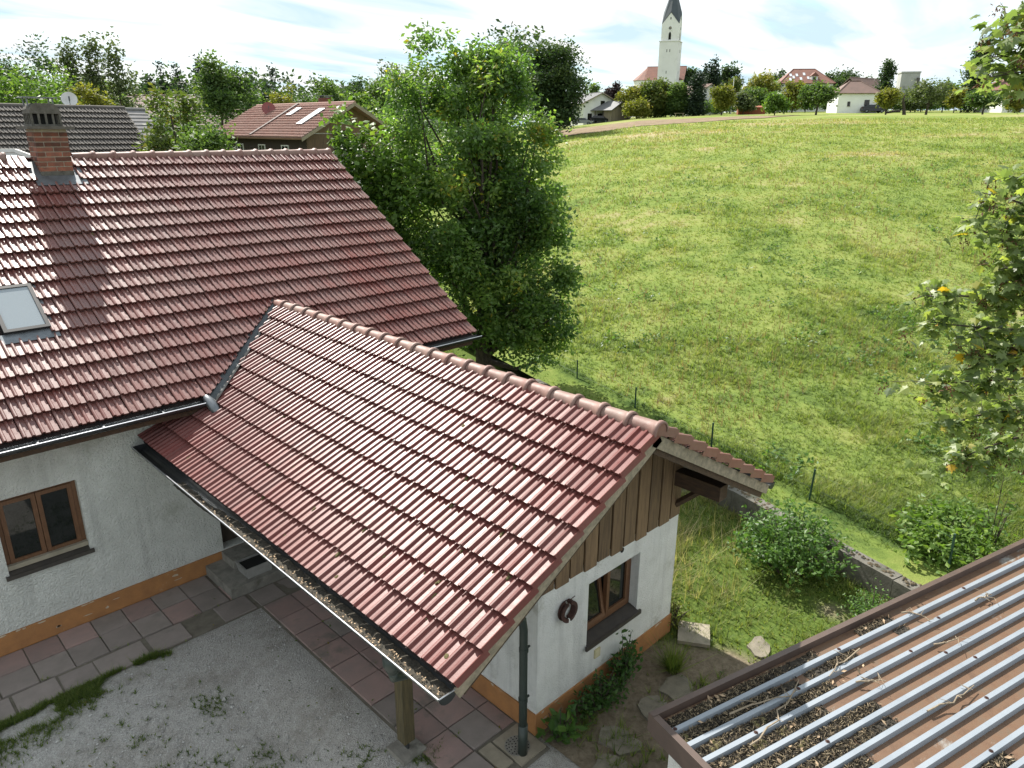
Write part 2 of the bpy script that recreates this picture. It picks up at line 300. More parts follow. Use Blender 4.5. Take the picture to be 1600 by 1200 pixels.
# ------------------------------------------------------------------ ground, meadow
BP = np.array([10.95, 2.9]); BD = np.array([0.263, 0.965]); BN = np.array([0.965, -0.263])      # boundary wall line
EU = [-0.6, -0.5, -0.35, -0.2, -0.1, 0.0, 0.0635, 0.161, 0.283, 0.405, 0.567, 0.648, 0.81, 1.5]
EZ = [0.4, 0.5, 2.0, 4.4, 5.9, 6.4, 6.72, 7.98, 8.62, 8.93, 9.02, 9.2, 9.3, 9.3]
def toFR(x, y): return _c * x + _s * y, _s * x - _c * y
def meadow_z(x, y):
    F, R = toFR(x, y); u = R / np.maximum(F, 3.0); zc = np.interp(u, EU, EZ)
    s = (x - BP[0]) * BN[0] + (y - BP[1]) * BN[1]
    t = np.clip((F - 12) / 98 * (1 - np.exp(-np.maximum(s, 0) / 6)), 0, 1); p = 1 - (1 - t) ** 1.8
    near = 0.36 + (zc - 0.36) * p; far = CAMZ + (zc - CAMZ) * F / 110 + 0.012 * np.clip(F - 110, 0, 140)
    z = np.where(F < 110, near, far) + 0.05 * (fbm(x * 0.5, y * 0.5, 3) - 0.5) * sstep(1.0, 3, s)
    return z + 0.07 * sstep(0.75, 1.3, s)
def meadow_tint(x, y):
    F, R = toFR(x, y)
    a = fbm(x * 0.10 + 5, y * 0.10, 5); b = fbm(x * 0.42, y * 0.42 + 9, 4); c = fbm(x * 1.5, y * 1.5, 4)
    t = 0.37 + (a - 0.5) * 0.35 + (b - 0.5) * 0.4 + (c - 0.5) * 0.7
    t = t + 0.10 * sstep(25, 60, F) + 0.34 * sstep(0.54, 0.74, fbm(R * 0.09 + 40, F * 0.2 + 3, 4)) * sstep(20, 50, F)
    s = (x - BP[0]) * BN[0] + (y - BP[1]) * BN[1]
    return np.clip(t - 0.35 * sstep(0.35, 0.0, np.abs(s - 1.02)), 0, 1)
def grassground(name, base_scale):
    m, b, p = newmat(name); a = b.new('ShaderNodeAttribute', attribute_name='tint')
    n = b.math('SUBTRACT', b.noise(base_scale, detail=8, rough=0.8), 0.5); f = b.math('ADD', a.outputs['Fac'], b.math('MULTIPLY', n, 1.1), True)
    b.ln(b.ramp(f, [(q, tuple(v * 1.0 for v in c)) for q, c in GRASS]), p.inputs['Base Color']); p.inputs['Roughness'].default_value = 1; p.inputs['Specular IOR Level'].default_value = 0.05
    b.ln(b.bump(b.noise(base_scale * 1.3, detail=8, rough=0.85), 0.6, 0.10), p.inputs['Normal']); return m
sv = np.concatenate([np.linspace(0.12, 1.5, 8)[:-1], np.geomspace(1.5, 600, 150)]); tv = np.concatenate([-np.geomspace(550, 6, 60), np.linspace(-5, 30, 90), np.geomspace(31, 600, 90)])
S_, T_ = np.meshgrid(sv, tv, indexing='ij'); gx = BP[0] + BN[0] * S_ + BD[0] * T_; gy = BP[1] + BN[1] * S_ + BD[1] * T_
gF, gR = toFR(gx, gy); gz = np.where(gF > 2, meadow_z(gx, gy), 0.36)
ns, ntv = S_.shape; idx = np.arange(ns * ntv).reshape(ns, ntv)
gq = np.stack([idx[:-1, :-1].ravel(), idx[1:, :-1].ravel(), idx[1:, 1:].ravel(), idx[:-1, 1:].ravel()], 1)
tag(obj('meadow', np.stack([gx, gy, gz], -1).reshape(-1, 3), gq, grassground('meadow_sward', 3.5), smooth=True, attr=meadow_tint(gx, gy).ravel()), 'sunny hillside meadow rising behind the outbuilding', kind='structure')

def rectgrid(x0, x1, y0, y1, nx, ny, z, wob=0.0):
    X, Y = np.meshgrid(np.linspace(x0, x1, nx), np.linspace(y0, y1, ny), indexing='ij'); i = np.arange(nx * ny).reshape(nx, ny)
    Zz = z + wob * (fbm(X * 1.3, Y * 1.3, 3) - 0.5)
    return np.stack([X, Y, Zz], -1).reshape(-1, 3), np.stack([i[:-1, :-1].ravel(), i[1:, :-1].ravel(), i[1:, 1:].ravel(), i[:-1, 1:].ravel()], 1)
M['land'] = mat('village_ground', (0.06, 0.09, 0.025), 1.0, (0.10, 0.115, 0.04), 0.3)
V, P = rectgrid(-1000, 1100, -1000, 1100, 12, 12, -0.42); tag(obj('ground', V, P, M['land']), 'flat village ground', kind='structure')
# gravel yard
m, b, p = newmat('gravel_sheet'); ps = b.new('ShaderNodeNewGeometry').outputs['Position']
vo = b.new('ShaderNodeTexVoronoi'); vo.inputs['Scale'].default_value = 78; b.ln(ps, vo.inputs['Vector'])
col = b.ramp(vo.outputs['Color'], [(0.05, (0.27, 0.26, 0.243)), (0.5, (0.37, 0.357, 0.338)), (0.95, (0.49, 0.475, 0.45))])
col = b.mix(b.ramp(b.noise(1.1, detail=7, rough=0.7), [(0.46, (0, 0, 0)), (0.66, (0.85, 0.85, 0.85))]), col, (0.225, 0.205, 0.175))
col = b.mix(b.ramp(b.noise(7, detail=6, rough=.8), [(.45, (0, 0, 0)), (.62, (.45, .45, .45))]), col, (0.47, 0.455, 0.43))
b.ln(col, p.inputs['Base Color']); p.inputs['Roughness'].default_value = 0.95; p.inputs['Specular IOR Level'].default_value = 0.15; b.ln(b.bump(vo.outputs['Distance'], 1.0, 0.012), p.inputs['Normal'])
def yard_z(x, y): return -.32 * sstep(0, 2.8, 9.2 - y) * sstep(0, .85, 3.7 - x)  # added dip that sinks the gravel into the house shadow
V, P = rectgrid(-6, 5.3, -5, 10.7, 90, 120, -0.02, 0.02); V[:, 2] += yard_z(V[:, 0], V[:, 1]); tag(obj('gravel_yard', V, P, m, smooth=True), 'pale gravel yard in front of the house', kind='structure')
# garden soil and lawn
m, b, p = newmat('garden_soil'); a = b.new('ShaderNodeAttribute', attribute_name='tint')
soil = b.ramp(b.noise(9, detail=8, rough=0.75), [(0.3, (0.10, 0.08, 0.055)), (0.7, (0.23, 0.19, 0.14))]); gr = b.ramp(b.noise(14, detail=6), [(0.3, (0.05, 0.085, 0.018)), (0.7, (0.11, 0.15, 0.035))])
b.ln(b.mix(a.outputs['Fac'], soil, gr), p.inputs['Base Color']); p.inputs['Roughness'].default_value = 1; p.inputs['Specular IOR Level'].default_value = 0.05; b.ln(b.bump(b.noise(18, detail=6), 0.8, 0.03), p.inputs['Normal'])
def lawn_amount(x, y):
    d = fbm(x * 0.9 + 3, y * 0.9, 4)
    return np.clip(sstep(0.40, 0.58, d + 0.16 * sstep(7.5, 9.0, x) - 0.22 * sstep(5.2, 4.0, y) * sstep(8.6, 7.2, x) + .3 * sstep(6.5, 8, y)), 0, 1)
V, P = rectgrid(5.1, 24, -8, 44, 150, 300, -0.012, 0.03); ok = (V[:, 0] - BP[0]) * BN[0] + (V[:, 1] - BP[1]) * BN[1] < 0.4
P = P[ok[P].all(1)]; tag(obj('garden_ground', V, P, m, smooth=True, attr=lawn_amount(V[:, 0], V[:, 1]), ), 'patchy garden ground beside the outbuilding', kind='structure')

# ploughed strip on the hill
uu, ff = np.meshgrid(np.linspace(0.055, 0.40, 60), np.linspace(0, 1, 8), indexing='ij')
f0 = np.interp(uu, [0.055, 0.1, 0.15, 0.25, 0.32, 0.40], [84, 82, 82, 84, 88, 108]); f1 = np.interp(uu, [0.055, 0.15, 0.32, 0.40], [108, 118, 118, 112.5]); fF = f0 + (f1 - f0) * ff
sx = _s * uu * fF + _c * fF; sy = -_c * uu * fF + _s * fF; i = np.arange(uu.size).reshape(uu.shape)
M['earth'] = mat('ploughed_earth', (0.17, 0.125, 0.085), 1.0, (0.26, 0.20, 0.14), 0.9, spec=.05, c3=(0.16, 0.155, 0.07), s3=.35, a3=.56, bump=0.6, bscale=3, bdist=0.2)
tag(obj('ploughed_strip', np.stack([sx, sy, meadow_z(sx, sy) + 0.04], -1).reshape(-1, 3), np.stack([i[:-1, :-1].ravel(), i[1:, :-1].ravel(), i[1:, 1:].ravel(), i[:-1, 1:].ravel()], 1), M['earth'], smooth=True), 'brown ploughed strip below the hilltop houses', kind='structure')

# ------------------------------------------------------------------ roof tiles
TW, TL = 0.2055, 0.372
PX = np.array([0, .03, .09, .17, .235, .46, .50, .55, .63, .69, .97]) * TW; PZ = np.array([.008, .026, .033, .032, .005, .002, .018, .025, .023, .003, .003])
def tile_mesh(name, mats, L=TL, flap=0, lift=0.060):
    k = len(PX); z0 = lift
    V = [(x, 0, z + z0) for x, z in zip(PX, PZ)] + [(x, L, z) for x, z in zip(PX, PZ)] + [(x, 0.003, z + z0 - 0.032) for x, z in zip(PX, PZ)]
    P = [(i, i + 1, k + i + 1, k + i) for i in range(k - 1)] + [(2 * k + i, 2 * k + i + 1, i + 1, i) for i in range(k - 1)]
    if flap:                                           # verge tile: a rounded edge and a skirt hanging over the rake board
        n = len(V); x0 = PX[-1] if flap > 0 else PX[0]; o = 0.022 * (1 if flap > 0 else -1); e = k - 1 if flap > 0 else 0
        V += [(x0 + o, 0, z0 + .022), (x0 + o, L, .022), (x0 + o * 1.15, 0, z0 - .065), (x0 + o * 1.15, L, -.065), (x0 + o * .2, 0, z0 - .065), (x0 + o * .2, 0, z0 + .02)]
        q = [(e, n, n + 1, k + e), (n, n + 2, n + 3, n + 1), (n + 4, n + 2, n, n + 5)]
        P += q if flap > 0 else [t[::-1] for t in q]
    return np.array(V, float), np.array(P)
def frame_matrix(o, A, U, Nn): return Matrix(((A[0], U[0], Nn[0], o[0]), (A[1], U[1], Nn[1], o[1]), (A[2], U[2], Nn[2], o[2]), (0, 0, 0, 1)))
def project(P):
    q = CM.transposed() @ (Vector(P) - Vector((0, 0, CAMZ)))
    return (800 - q[0] * FPX / q[2], 600 + q[1] * FPX / q[2], -q[2])
def lay_tiles(roof, specs, meshes, material, limit, name='roof_tile', cut=None):
    """specs: (matrix, mesh key, row, col, priority). The LIMIT largest in view become tiles of their own, the rest one mesh."""
    specs = sorted(specs, key=lambda s: -s[4]); data = {k: np_mesh('tile_' + str(k), v[0], v[1], material[k]) for k, v in meshes.items()}
    restV, restP, tint, nrest = [], [], [], 0; base = WPOS[roof.name]
    for i, (mx, key, r, c, pr) in enumerate(specs):
        jig = Matrix.Translation((random.gauss(0, .0015), random.gauss(0, .0025), random.gauss(0, .0012))) @ Matrix.Rotation(random.gauss(0, .006), 4, 'Z') @ Matrix.Rotation(random.gauss(0, .004), 4, 'X')
        mx = mx @ jig; V, P = meshes[key]; part = None
        if cut is not None:
            W = xf(mx, V); co, no = cut(W)
            if co is not None:
                d = (W - co) @ no
                if (d > 0).all(): continue
                if (d > 0).any(): part = (co, no)
        if part is not None:
            bm = bmesh.new(); bv = [bm.verts.new(v) for v in V]; [bm.faces.new([bv[j] for j in f]) for f in P]
            inv = mx.inverted(); lc = inv @ Vector(part[0]); ln = (inv.to_3x3() @ Vector(part[1])).normalized()
            bmesh.ops.bisect_plane(bm, geom=bm.verts[:] + bm.edges[:] + bm.faces[:], plane_co=lc, plane_no=ln, clear_outer=True)
            if not bm.faces: bm.free(); continue
            if i < limit:
                me = D.meshes.new('cut_tile'); bm.to_mesh(me); me.materials.append(material[key])
            else:
                bm.verts.index_update(); VV = np.array([v.co[:] for v in bm.verts]); fs = [[v.index for v in f.verts] for f in bm.faces]
                tri = [(f[0], f[j], f[j + 1]) for f in fs for j in range(1, len(f) - 1)]
                restV.append(xf(mx, VV)); restP.append(np.array(tri) + nrest); tint.append(np.full(len(VV), random.random())); nrest += len(VV); bm.free(); continue
            bm.free()
        else: me = data[key]
        if i < limit:
            o = D.objects.new(name, me); COL.objects.link(o); o.parent = roof; o.matrix_local = Matrix.Translation(-base) @ mx
        else:
            restV.append(xf(mx, V)); restP.append(P + nrest); tint.append(np.full(len(V), random.random())); nrest += len(V)
    if restV:
        q4 = [p for p in restP if p.shape[1] == 4]; q3 = [p for p in restP if p.shape[1] == 3]
        obj('roof_tiling', np.concatenate(restV), [np.concatenate(q) for q in (q4, q3) if q], next(iter(material.values())), roof, kind='stuff', attr=np.concatenate(tint))
def ridge_tile_mesh(L=0.36, r0=0.090, r1=0.112):
    """half-round ridge tile with a raised collar at its lower end"""
    n = 9; a = np.linspace(rad(-12), rad(192), n); prof = [(0, r1), (0.045, r1 + .002), (0.062, r0 + .002), (0.36 * L + .03, r0), (L, r0 - .006)]
    V = []; 
    for y, r in prof: V += [(r * math.cos(t), y, r * math.sin(t)) for t in a]
    V += [(r1 - .02) * np.array((math.cos(t), 0, math.sin(t))) for t in a]
    k = len(prof); P = [(i * n + j, i * n + j + 1, (i + 1) * n + j + 1, (i + 1) * n + j) for i in range(k - 1) for j in range(n - 1)] + [(k * n + j, k * n + j + 1, j + 1, j) for j in range(n - 1)]
    return np.array(V, float), np.array(P)[:, ::-1]

def window(parent, x0, x1, z0, z1, y, wood=M['wood'], sashes=2, tilt=None, sill=M['sill'], sill_drop=0.1, sill_out=.14, fr=0.055, bar=True):
    """casement window in a wall facing -y; y is the plane of the frame"""
    f = MB(); f.box((x0, y, z0), (x0 + fr, y + .07, z1)); f.box((x1 - fr, y, z0), (x1, y + .07, z1)); f.box((x0 + fr, y, z1 - fr), (x1 - fr, y + .07, z1)); f.box((x0 + fr, y, z0), (x1 - fr, y + .07, z0 + fr))
    w = f.build('window', wood, parent); ix0, ix1 = x0 + fr, x1 - fr; sw = (ix1 - ix0) / sashes; s = 0.055
    for i in range(sashes):
        a, b_ = ix0 + i * sw + .004, ix0 + (i + 1) * sw - .004; zz0, zz1 = z0 + fr + .004, z1 - fr - .004
        Mx = Matrix.Identity(4)
        if tilt == i: Mx = Matrix.Translation((0, y, zz0)) @ Matrix.Rotation(rad(-11), 4, 'X') @ Matrix.Translation((0, -y, -zz0))
        g = MB(); q = y - .012
        g.box((a, q, zz0), (a + s, q + .06, zz1), Mx); g.box((b_ - s, q, zz0), (b_, q + .06, zz1), Mx); g.box((a + s, q, zz1 - s), (b_ - s, q + .06, zz1), Mx); g.box((a + s, q, zz0), (b_ - s, q + .06, zz0 + s), Mx)
        g.build('sash', wood, w); MB().box((a + s + .001, q + .025, zz0 + s + .001), (b_ - s - .001, q + .033, zz1 - s - .001), Mx).build('pane', M['glass'], w)
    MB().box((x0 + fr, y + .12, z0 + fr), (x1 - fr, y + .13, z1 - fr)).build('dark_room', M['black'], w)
    if sill:
        k = MB(); k.prism([(y + .06, z0 - .002), (y - .02, z0 - .004), (y - sill_out, z0 - .045), (y - sill_out, z0 - .085), (y + .06, z0 - sill_drop)], 0, x0 + .001, x1 - .001); k.prism([(y - sill_out - .03, z0 - .05), (y - sill_out - .001, z0 - .046), (y - sill_out - .001, z0 - .105), (y - sill_out - .03, z0 - .105)], 0, x0 - .045, x1 + .045); k.build('sill', sill, w)
    return w
def wall_panel(x0, x1, z0, z1, y, th, holes):
    """wall slab facing -y with rectangular openings (hx0,hx1,hz0,hz1) cut right through"""
    xs = sorted({x0, x1, *[h[0] for h in holes], *[h[1] for h in holes]}); zs = sorted({z0, z1, *[h[2] for h in holes], *[h[3] for h in holes]}); mb = MB(); V = []; P = []
    def q(*p): n = len(V); V.extend(p); P.append((n, n + 1, n + 2, n + 3))
    for a, b_ in zip(xs[:-1], xs[1:]):
        for c, d in zip(zs[:-1], zs[1:]):
            if any(h[0] <= a and b_ <= h[1] and h[2] <= c and d <= h[3] for h in holes): continue
            q((a, y, c), (b_, y, c), (b_, y, d), (a, y, d)); q((a, y + th, d), (b_, y + th, d), (b_, y + th, c), (a, y + th, c))
    for h in holes:
        a, b_, c, d = h; q((a, y, c), (a, y, d), (a, y + th, d), (a, y + th, c)); q((b_, y, d), (b_, y, c), (b_, y + th, c), (b_, y + th, d)); q((a, y, d), (b_, y, d), (b_, y + th, d), (a, y + th, d)); q((b_, y, c), (a, y, c), (a, y + th, c), (b_, y + th, c))
    q((x0, y, z1), (x1, y, z1), (x1, y + th, z1), (x0, y + th, z1)); q((x0, y + th, z0), (x0, y + th, z1), (x0, y, z1), (x0, y, z0)); q((x1, y, z0), (x1, y, z1), (x1, y + th, z1), (x1, y + th, z0))
    return mb.add(V, np.array(P))
def half_pipe(p0, p1, r, out):
    """open half-round channel from p0 to p1 with end caps; OUT is the horizontal outward direction"""
    p0, p1, out = map(lambda q: np.asarray(q, float), (p0, p1, out)); n = 9; mb = MB(); a = np.linspace(0, pi, n)
    ring = lambda p, rr: np.array([p + out * rr * math.cos(t) - np.array([0, 0, 1]) * rr * math.sin(t) for t in a])
    V = np.concatenate([ring(p0, r), ring(p1, r), ring(p0, r - .004), ring(p1, r - .004)]); i = np.arange(n - 1)
    mb.add(V, [np.stack([i, i + 1, n + i + 1, n + i], 1), np.stack([2 * n + i, 3 * n + i, 3 * n + i + 1, 2 * n + i + 1], 1), np.array([list(range(n))]), np.array([list(range(n, 2 * n))[::-1]])])
    return mb

# ------------------------------------------------------------------ farmhouse
XV, YE, ZE, YR, ZR, YH = 8.983, 10.096, 3.133, 14.782, 6.281, 10.696; TH = math.atan2(ZR - ZE, YR - YE); cM, sM = math.cos(TH), math.sin(TH)
XL, ZL, XA, ZA, YV, YG = 3.081, 2.528, 5.724, 4.004, 3.735, 4.706; TA = math.atan2(ZA - ZL, XA - XL); cA, sA = math.cos(TA), math.sin(TA)
XW0, XW1 = 5.077, 7.82; X0H = -4.0
house = thing('farmhouse', 'long white rendered farmhouse under a glazed red tiled roof with a brick chimney', 'house', (3, 14.8, 0))
slopeM = (YR - YE) / cM; onmain = lambda x, s, h=0.0: np.array((x, YE + s * cM - h * sM, ZE + s * sM + h * cM)); onmainb = lambda x, s, h=0.0: np.array((x, 2 * YR - (YE + s * cM - h * sM), ZE + s * sM + h * cM))
hole_w = (1.20, 2.18, 1.075, 2.2); hole_d = (4.03, 5.0, 0.32, 2.3)
wall_panel(X0H + .5, XV - .45, 0.30, ZE + 0.12, YH, 0.3, [hole_w, hole_d]).build('wall', M['wall'], house, origin=(2, YH, 0.3))
g = MB(); yb = 2 * YR - YH
for xx in (X0H + .5, XV - .45 - .3): g.prism([(YH + .302, 0.0), (yb, 0.0), (yb, ZE + .1), (YR, ZR - .28), (YH + .302, ZE + .1)], 0, xx, xx + .3)
g.box((X0H + .802, yb - .3, 0), (XV - .752, yb, ZE + .1)); g.build('gable_wall', M['wall2'], house)
for a_, b_ in ((X0H + .5, 3.70), (3.702, 5.07), (XW1 + .002, XV - .45)): g = MB(); g.box((a_, YH - .022, 0), (b_, YH + .3, 0.298)); g.build('plinth', M['plinth'], house)
w = window(house, 1.20, 2.18, 1.17, 2.2, YH + 0.09, sashes=2, sill_out=.11)
MB().box((1.202, YH + .02, 1.172), (2.178, YH + .088, 1.235)).build('rail', M['pale'], w)
d = MB(); d.box((4.03, YH + .2, .32), (5.0, YH + .25, 2.3)); d = d.build('door', M['darkwood'], house); MB().box((4.12, YH + .165, 1.25), (4.16, YH + .198, 1.4)).build('handle', M['zinc'], d)
# roof: underlay, tiles, ridge, gutter, rake board
r = MB(); r.sheet([onmain(X0H, -.0, -.045), onmain(XV - .03, -.0, -.045), onmain(XV - .03, slopeM, -.045), onmain(X0H, slopeM, -.045)], .10, (0, -sM, cM))
r.sheet([onmainb(XV - .03, 0, -.045), onmainb(X0H, 0, -.045), onmainb(X0H, slopeM - .001, -.045), onmainb(XV - .03, slopeM - .001, -.045)], .10, (0, sM, cM)); roof = r.build('roof', M['under'], house)
VA, VB = np.array((3.94, 10.03, 3.09)), np.array((5.681, 11.342, 3.97)); vdir = (VB - VA); vno = np.array((vdir[1], -vdir[0], 0)); vno /= np.linalg.norm(vno)     # points to the annex side (+x,-y)
def cut_main(W):
    c = W.mean(0)
    if 3.6 < c[0] < 5.66 and c[1] < 11.45: return VA - vno * .05, vno
    return None, None
specs = []; rowp = 5.646 / 17
for rI in range(17):
    for j in range(int((XV - X0H) / TW)):
        x = XV - (j + 1) * TW; s = rI * rowp; cx_ = x + TW / 2; yy = YE + (s + rowp / 2) * cM; zz = ZE + (s + .17) * sM
        if 5.7 < cx_ < 7.6 and zz < ZA - (cx_ - XA) * math.tan(TA) - .36: continue
        if cx_ > 4.2 and cx_ <= 5.7 and zz < ZA - (XA - cx_) * math.tan(TA) - .45: continue
        if 3.22 < cx_ < 3.88 and s > 16 * rowp - .1: continue
        if 3.25 < cx_ < 3.86 and s > 15 * rowp - .05: continue
        if 1.86 < cx_ < 2.43 and 1.72 < (yy - YE) / cM < 2.62: continue
        u, v_, dd = project((cx_, yy, zz)); pr = 1 / dd ** 2 if (-20 < u < 1620 and v_ < 1220) else 0
        specs.append((frame_matrix(onmain(x, s), (1, 0, 0), (0, cM, sM), (0, -sM, cM)), 'verge' if j == 0 else 'plain', rI, j, pr))
TM = {'plain': tile_mesh('t', None), 'verge': tile_mesh('t', None, flap=1)}
lay_tiles(roof, specs, TM, {'plain': M['tile'], 'verge': M['verge']}, 300, cut=cut_main)
bk = MB()
for rI in range(17): bk.sheet([onmainb(XV, rI * rowp, .03), onmainb(X0H, rI * rowp, .03), onmainb(X0H, (rI + 1) * rowp, .005), onmainb(XV, (rI + 1) * rowp, .005)], .025, (0, sM, cM))
bk.build('rear_tiling', M['tile'], roof, kind='stuff')
RT = ridge_tile_mesh(); rtm = np_mesh('ridge_tile', RT[0], RT[1], M['ridge'], smooth=True); x = XV - .0; i = 0
while x - .335 > X0H:
    x -= .335
    if not (3.12 < x + .17 < 3.95):
        o = D.objects.new('ridge_tile', rtm); COL.objects.link(o); o.parent = roof
        o.matrix_local = Matrix.Translation(-WPOS[roof.name]) @ frame_matrix((x + .335, YR, ZR - .015), (0, -1, 0), (-1, 0, 0), (0, 0, 1)) @ Matrix.Rotation(random.gauss(0, .01), 4, 'Z')
g = half_pipe((X0H, YE - .075, ZE - .03), (3.80, YE - .075, ZE - .03), .072, (0, -1, 0)); gut = g.build('gutter', M['zinc'], house)
MB().tube([(X0H, YE - .147, ZE - .028), (3.80, YE - .147, ZE - .028)], .008).build('lip', M['lip'], gut)
for xx in np.arange(.2, 3.8, .75): MB().box((xx, YE - .14, ZE - .022), (xx + .025, YE + .05, ZE - .016)).build('bracket', M['lead'], gut)
g = half_pipe((7.3, YE - .075, ZE - .03), (XV + .05, YE - .075, ZE - .03), .072, (0, -1, 0)); gut = g.build('gutter', M['zinc'], house)
MB().tube([(7.3, YE - .147, ZE - .028), (XV + .05, YE - .147, ZE - .028)], .008).build('lip', M['lip'], gut)
k = MB(); k.sheet([onmain(XV - .028, -.02, -.03), onmain(XV - .028, slopeM, -.03), onmain(XV - .028, slopeM, -.20), onmain(XV - .028, -.02, -.20)], .025, (1, 0, 0)); k.build('rake_board', M['rake'], house)
k = MB(); k.box((X0H, YE - .002, ZE - .2), (XV - .06, YE + .02, ZE - .045)); k.box((X0H, YE + .022, ZE - .17), (XV - .06, YH + .0, ZE - .14)); k.build('soffit', M['beam'], house)
# valley flashing between the two roofs
nb = np.array((0, -sM, cM)); na = np.array((-sA, 0, cA)); e1 = np.cross(vdir, nb); e1 /= np.linalg.norm(e1); e2 = np.cross(na, vdir); e2 /= np.linalg.norm(e2)
e1 = e1 if e1 @ vno < 0 else -e1; e2 = e2 if e2 @ vno > 0 else -e2; A0 = VA - vdir * .03; B0 = VB + vdir * .04
k = MB(); k.add([A0 + e1 * .12 + nb * .02, A0 + nb * .02, A0 + e2 * .1 + na * .03, B0 + e1 * .12 + nb * .02, B0 + nb * .02, B0 + e2 * .1 + na * .03], np.array([(0, 1, 4, 3), (1, 2, 5, 4)])); k.build('valley_flashing', M['zinc'], roof)
k = MB(); c0 = A0 + np.array((-.02, -.05, .01)); k.tube([c0 + np.array((-.03, .12, .07)), c0 + np.array((-.02, .02, .035)), c0 + np.array((0, -.06, -.06)), c0 + np.array((.02, -.12, -.10))], [.055, .07, .075, .06], 9, False); k.build('valley_spout', M['lead'], roof, smooth=True)
# skylight
sx0, sx1, s0, s1 = 1.87, 2.427, (11.545 - YE) / cM, (12.275 - YE) / cM
k = MB(); hN = .085; fr = .05
def mbox(mb, x0, x1, a, b_, h0, h1):
    V = [onmain(x, s, h) for h in (h0, h1) for x, s in ((x0, a), (x1, a), (x1, b_), (x0, b_))]
    mb.add(V, np.array([(0, 3, 2, 1), (4, 5, 6, 7), (0, 1, 5, 4), (1, 2, 6, 5), (2, 3, 7, 6), (3, 0, 4, 7)]))
mbox(k, sx0, sx1, s0, s0 + fr, -.02, hN); mbox(k, sx0, sx1, s1 - fr, s1, -.02, hN); mbox(k, sx0, sx0 + fr, s0 + fr, s1 - fr, -.02, hN); mbox(k, sx1 - fr, sx1, s0 + fr, s1 - fr, -.02, hN)
sk = k.build('skylight', M['frame'], house); k = MB(); mbox(k, sx0 + fr + .001, sx1 - fr - .001, s0 + fr + .001, s1 - fr - .001, .05, .07); k.build('pane', M['roofglass'], sk)
k = MB(); mbox(k, sx0 - .06, sx1 + .07, s0 - .17, s0 - .001, .03, .042); mbox(k, sx1 + .001, sx1 + .06, s0, s1 + .05, .005, .02); mbox(k, sx0 - .06, sx1 + .06, s1 + .001, s1 + .12, .01, .02); k.build('flashing', M['lead'], sk)
# chimney
CX0, CX1, CY0, CY1, CT = 3.318, 3.80, 14.325, 14.81, 6.735; sC0 = (CY0 - YE) / cM
k = MB(); k.box((CX0 + .008, CY0 + .008, 5.7), (CX1 - .008, CY1 - .008, CT)); ch = k.build('chimney', M['mortar'], house)
bz = 6.08; cs = .0775; bl = (CX1 - CX0 - .012) / 2; bme = {}
def brick(x0, y0, x1, y1, z):
    key = (round(x1 - x0, 3), round(y1 - y0, 3))
    if key not in bme: bme[key] = MB().box((-key[0] / 2, -key[1] / 2, 0), (key[0] / 2, key[1] / 2, .0645)).mesh('brick', M['brick'])
    put('brick', bme[key], ((x0 + x1) / 2 + random.gauss(0, .001), (y0 + y1) / 2 + random.gauss(0, .001), z), ch)
nc = int((CT - bz) / cs)
for i in range(nc):
    z = bz + i * cs; q = (.11, .235, .12) if i % 2 else (.235, .235); ln = CX1 - CX0; tot = sum(q) + .012 * (len(q) - 1); sc = (ln - .012 * (len(q) - 1)) / sum(q); x = CX0
    for t in q: brick(x, CY0, x + t * sc, CY0 + .10, z); x += t * sc + .012
    x = CX0
    for t in q: brick(x, CY1 - .10, x + t * sc, CY1, z); x += t * sc + .012
    yy = CY0 + .112
    for t in ((.26,) if i % 2 else (.13, .12)):
        brick(CX0, yy, CX0 + .10, yy + t, z); brick(CX1 - .10, yy, CX1, yy + t, z); yy += t + .012
k = MB(); k.box((CX0 - .004, CY0 - .004, 5.75), (CX1 + .004, CY1 + .004, 6.075)); k.build('base_course', M['soot'], ch)
k = MB(); k.box((CX0 - .10, CY0 - .10, CT + .001), (CX1 + .10, CY1 + .10, CT + .045)); k.build('cap_slab', M['soot'], ch)
k = MB(); hx0, hx1, hy0, hy1 = CX0 + .005, CX1 - .04, CY0 + .02, CY1 - .02; z0 = CT + .046
for i in range(5):
    x = hx0 + i * (hx1 - hx0 - .03) / 4; k.box((x, hy0, z0 + .031), (x + .03, hy0 + .03, z0 + .19))
for i in range(5):
    x = hx0 + i * (hx1 - hx0 - .03) / 4; k.box((x, hy1 - .03, z0 + .031), (x + .03, hy1, z0 + .19))
for y in np.linspace(hy0 + .11, hy1 - .14, 3): k.box((hx0, y, z0 + .031), (hx0 + .03, y + .03, z0 + .19)); k.box((hx1 - .03, y, z0 + .031), (hx1, y + .03, z0 + .19))
k.box((hx0 - .004, hy0 - .004, z0 - .0), (hx1 + .004, hy1 + .004, z0 + .03)); xa, xb = hx0 - .004, hx1 + .004
k.prism([(xa, z0 + .191), (xb, z0 + .191), (xb - .01, z0 + .255), (xb - .05, z0 + .325), (xb - .12, z0 + .35), (xa + .12, z0 + .35), (xa + .05, z0 + .325), (xa + .01, z0 + .255)], 1, hy0 - .004, hy1 + .004); k.build('chimney_hood', M['soot'], ch)
k = MB(); k.box((hx0 + .06, hy0 + .06, z0 + .031), (hx1 - .06, hy1 - .06, z0 + .19)); k.build('hood_shade', M['black'], ch)  # black block stands for the shade inside the hood
k = MB(); k.box((hx0 - .06, hy0 + .02, z0 + .43), (hx1 - .0, hy1 - .05, z0 + .445))
for a in (hx0 + .0, hx1 - .07):
    for b_ in (hy0 + .08, hy1 - .14): k.box((a, b_, z0 + .30), (a + .02, b_ + .02, z0 + .43))
k.build('rain_plate', M['lead'], ch)
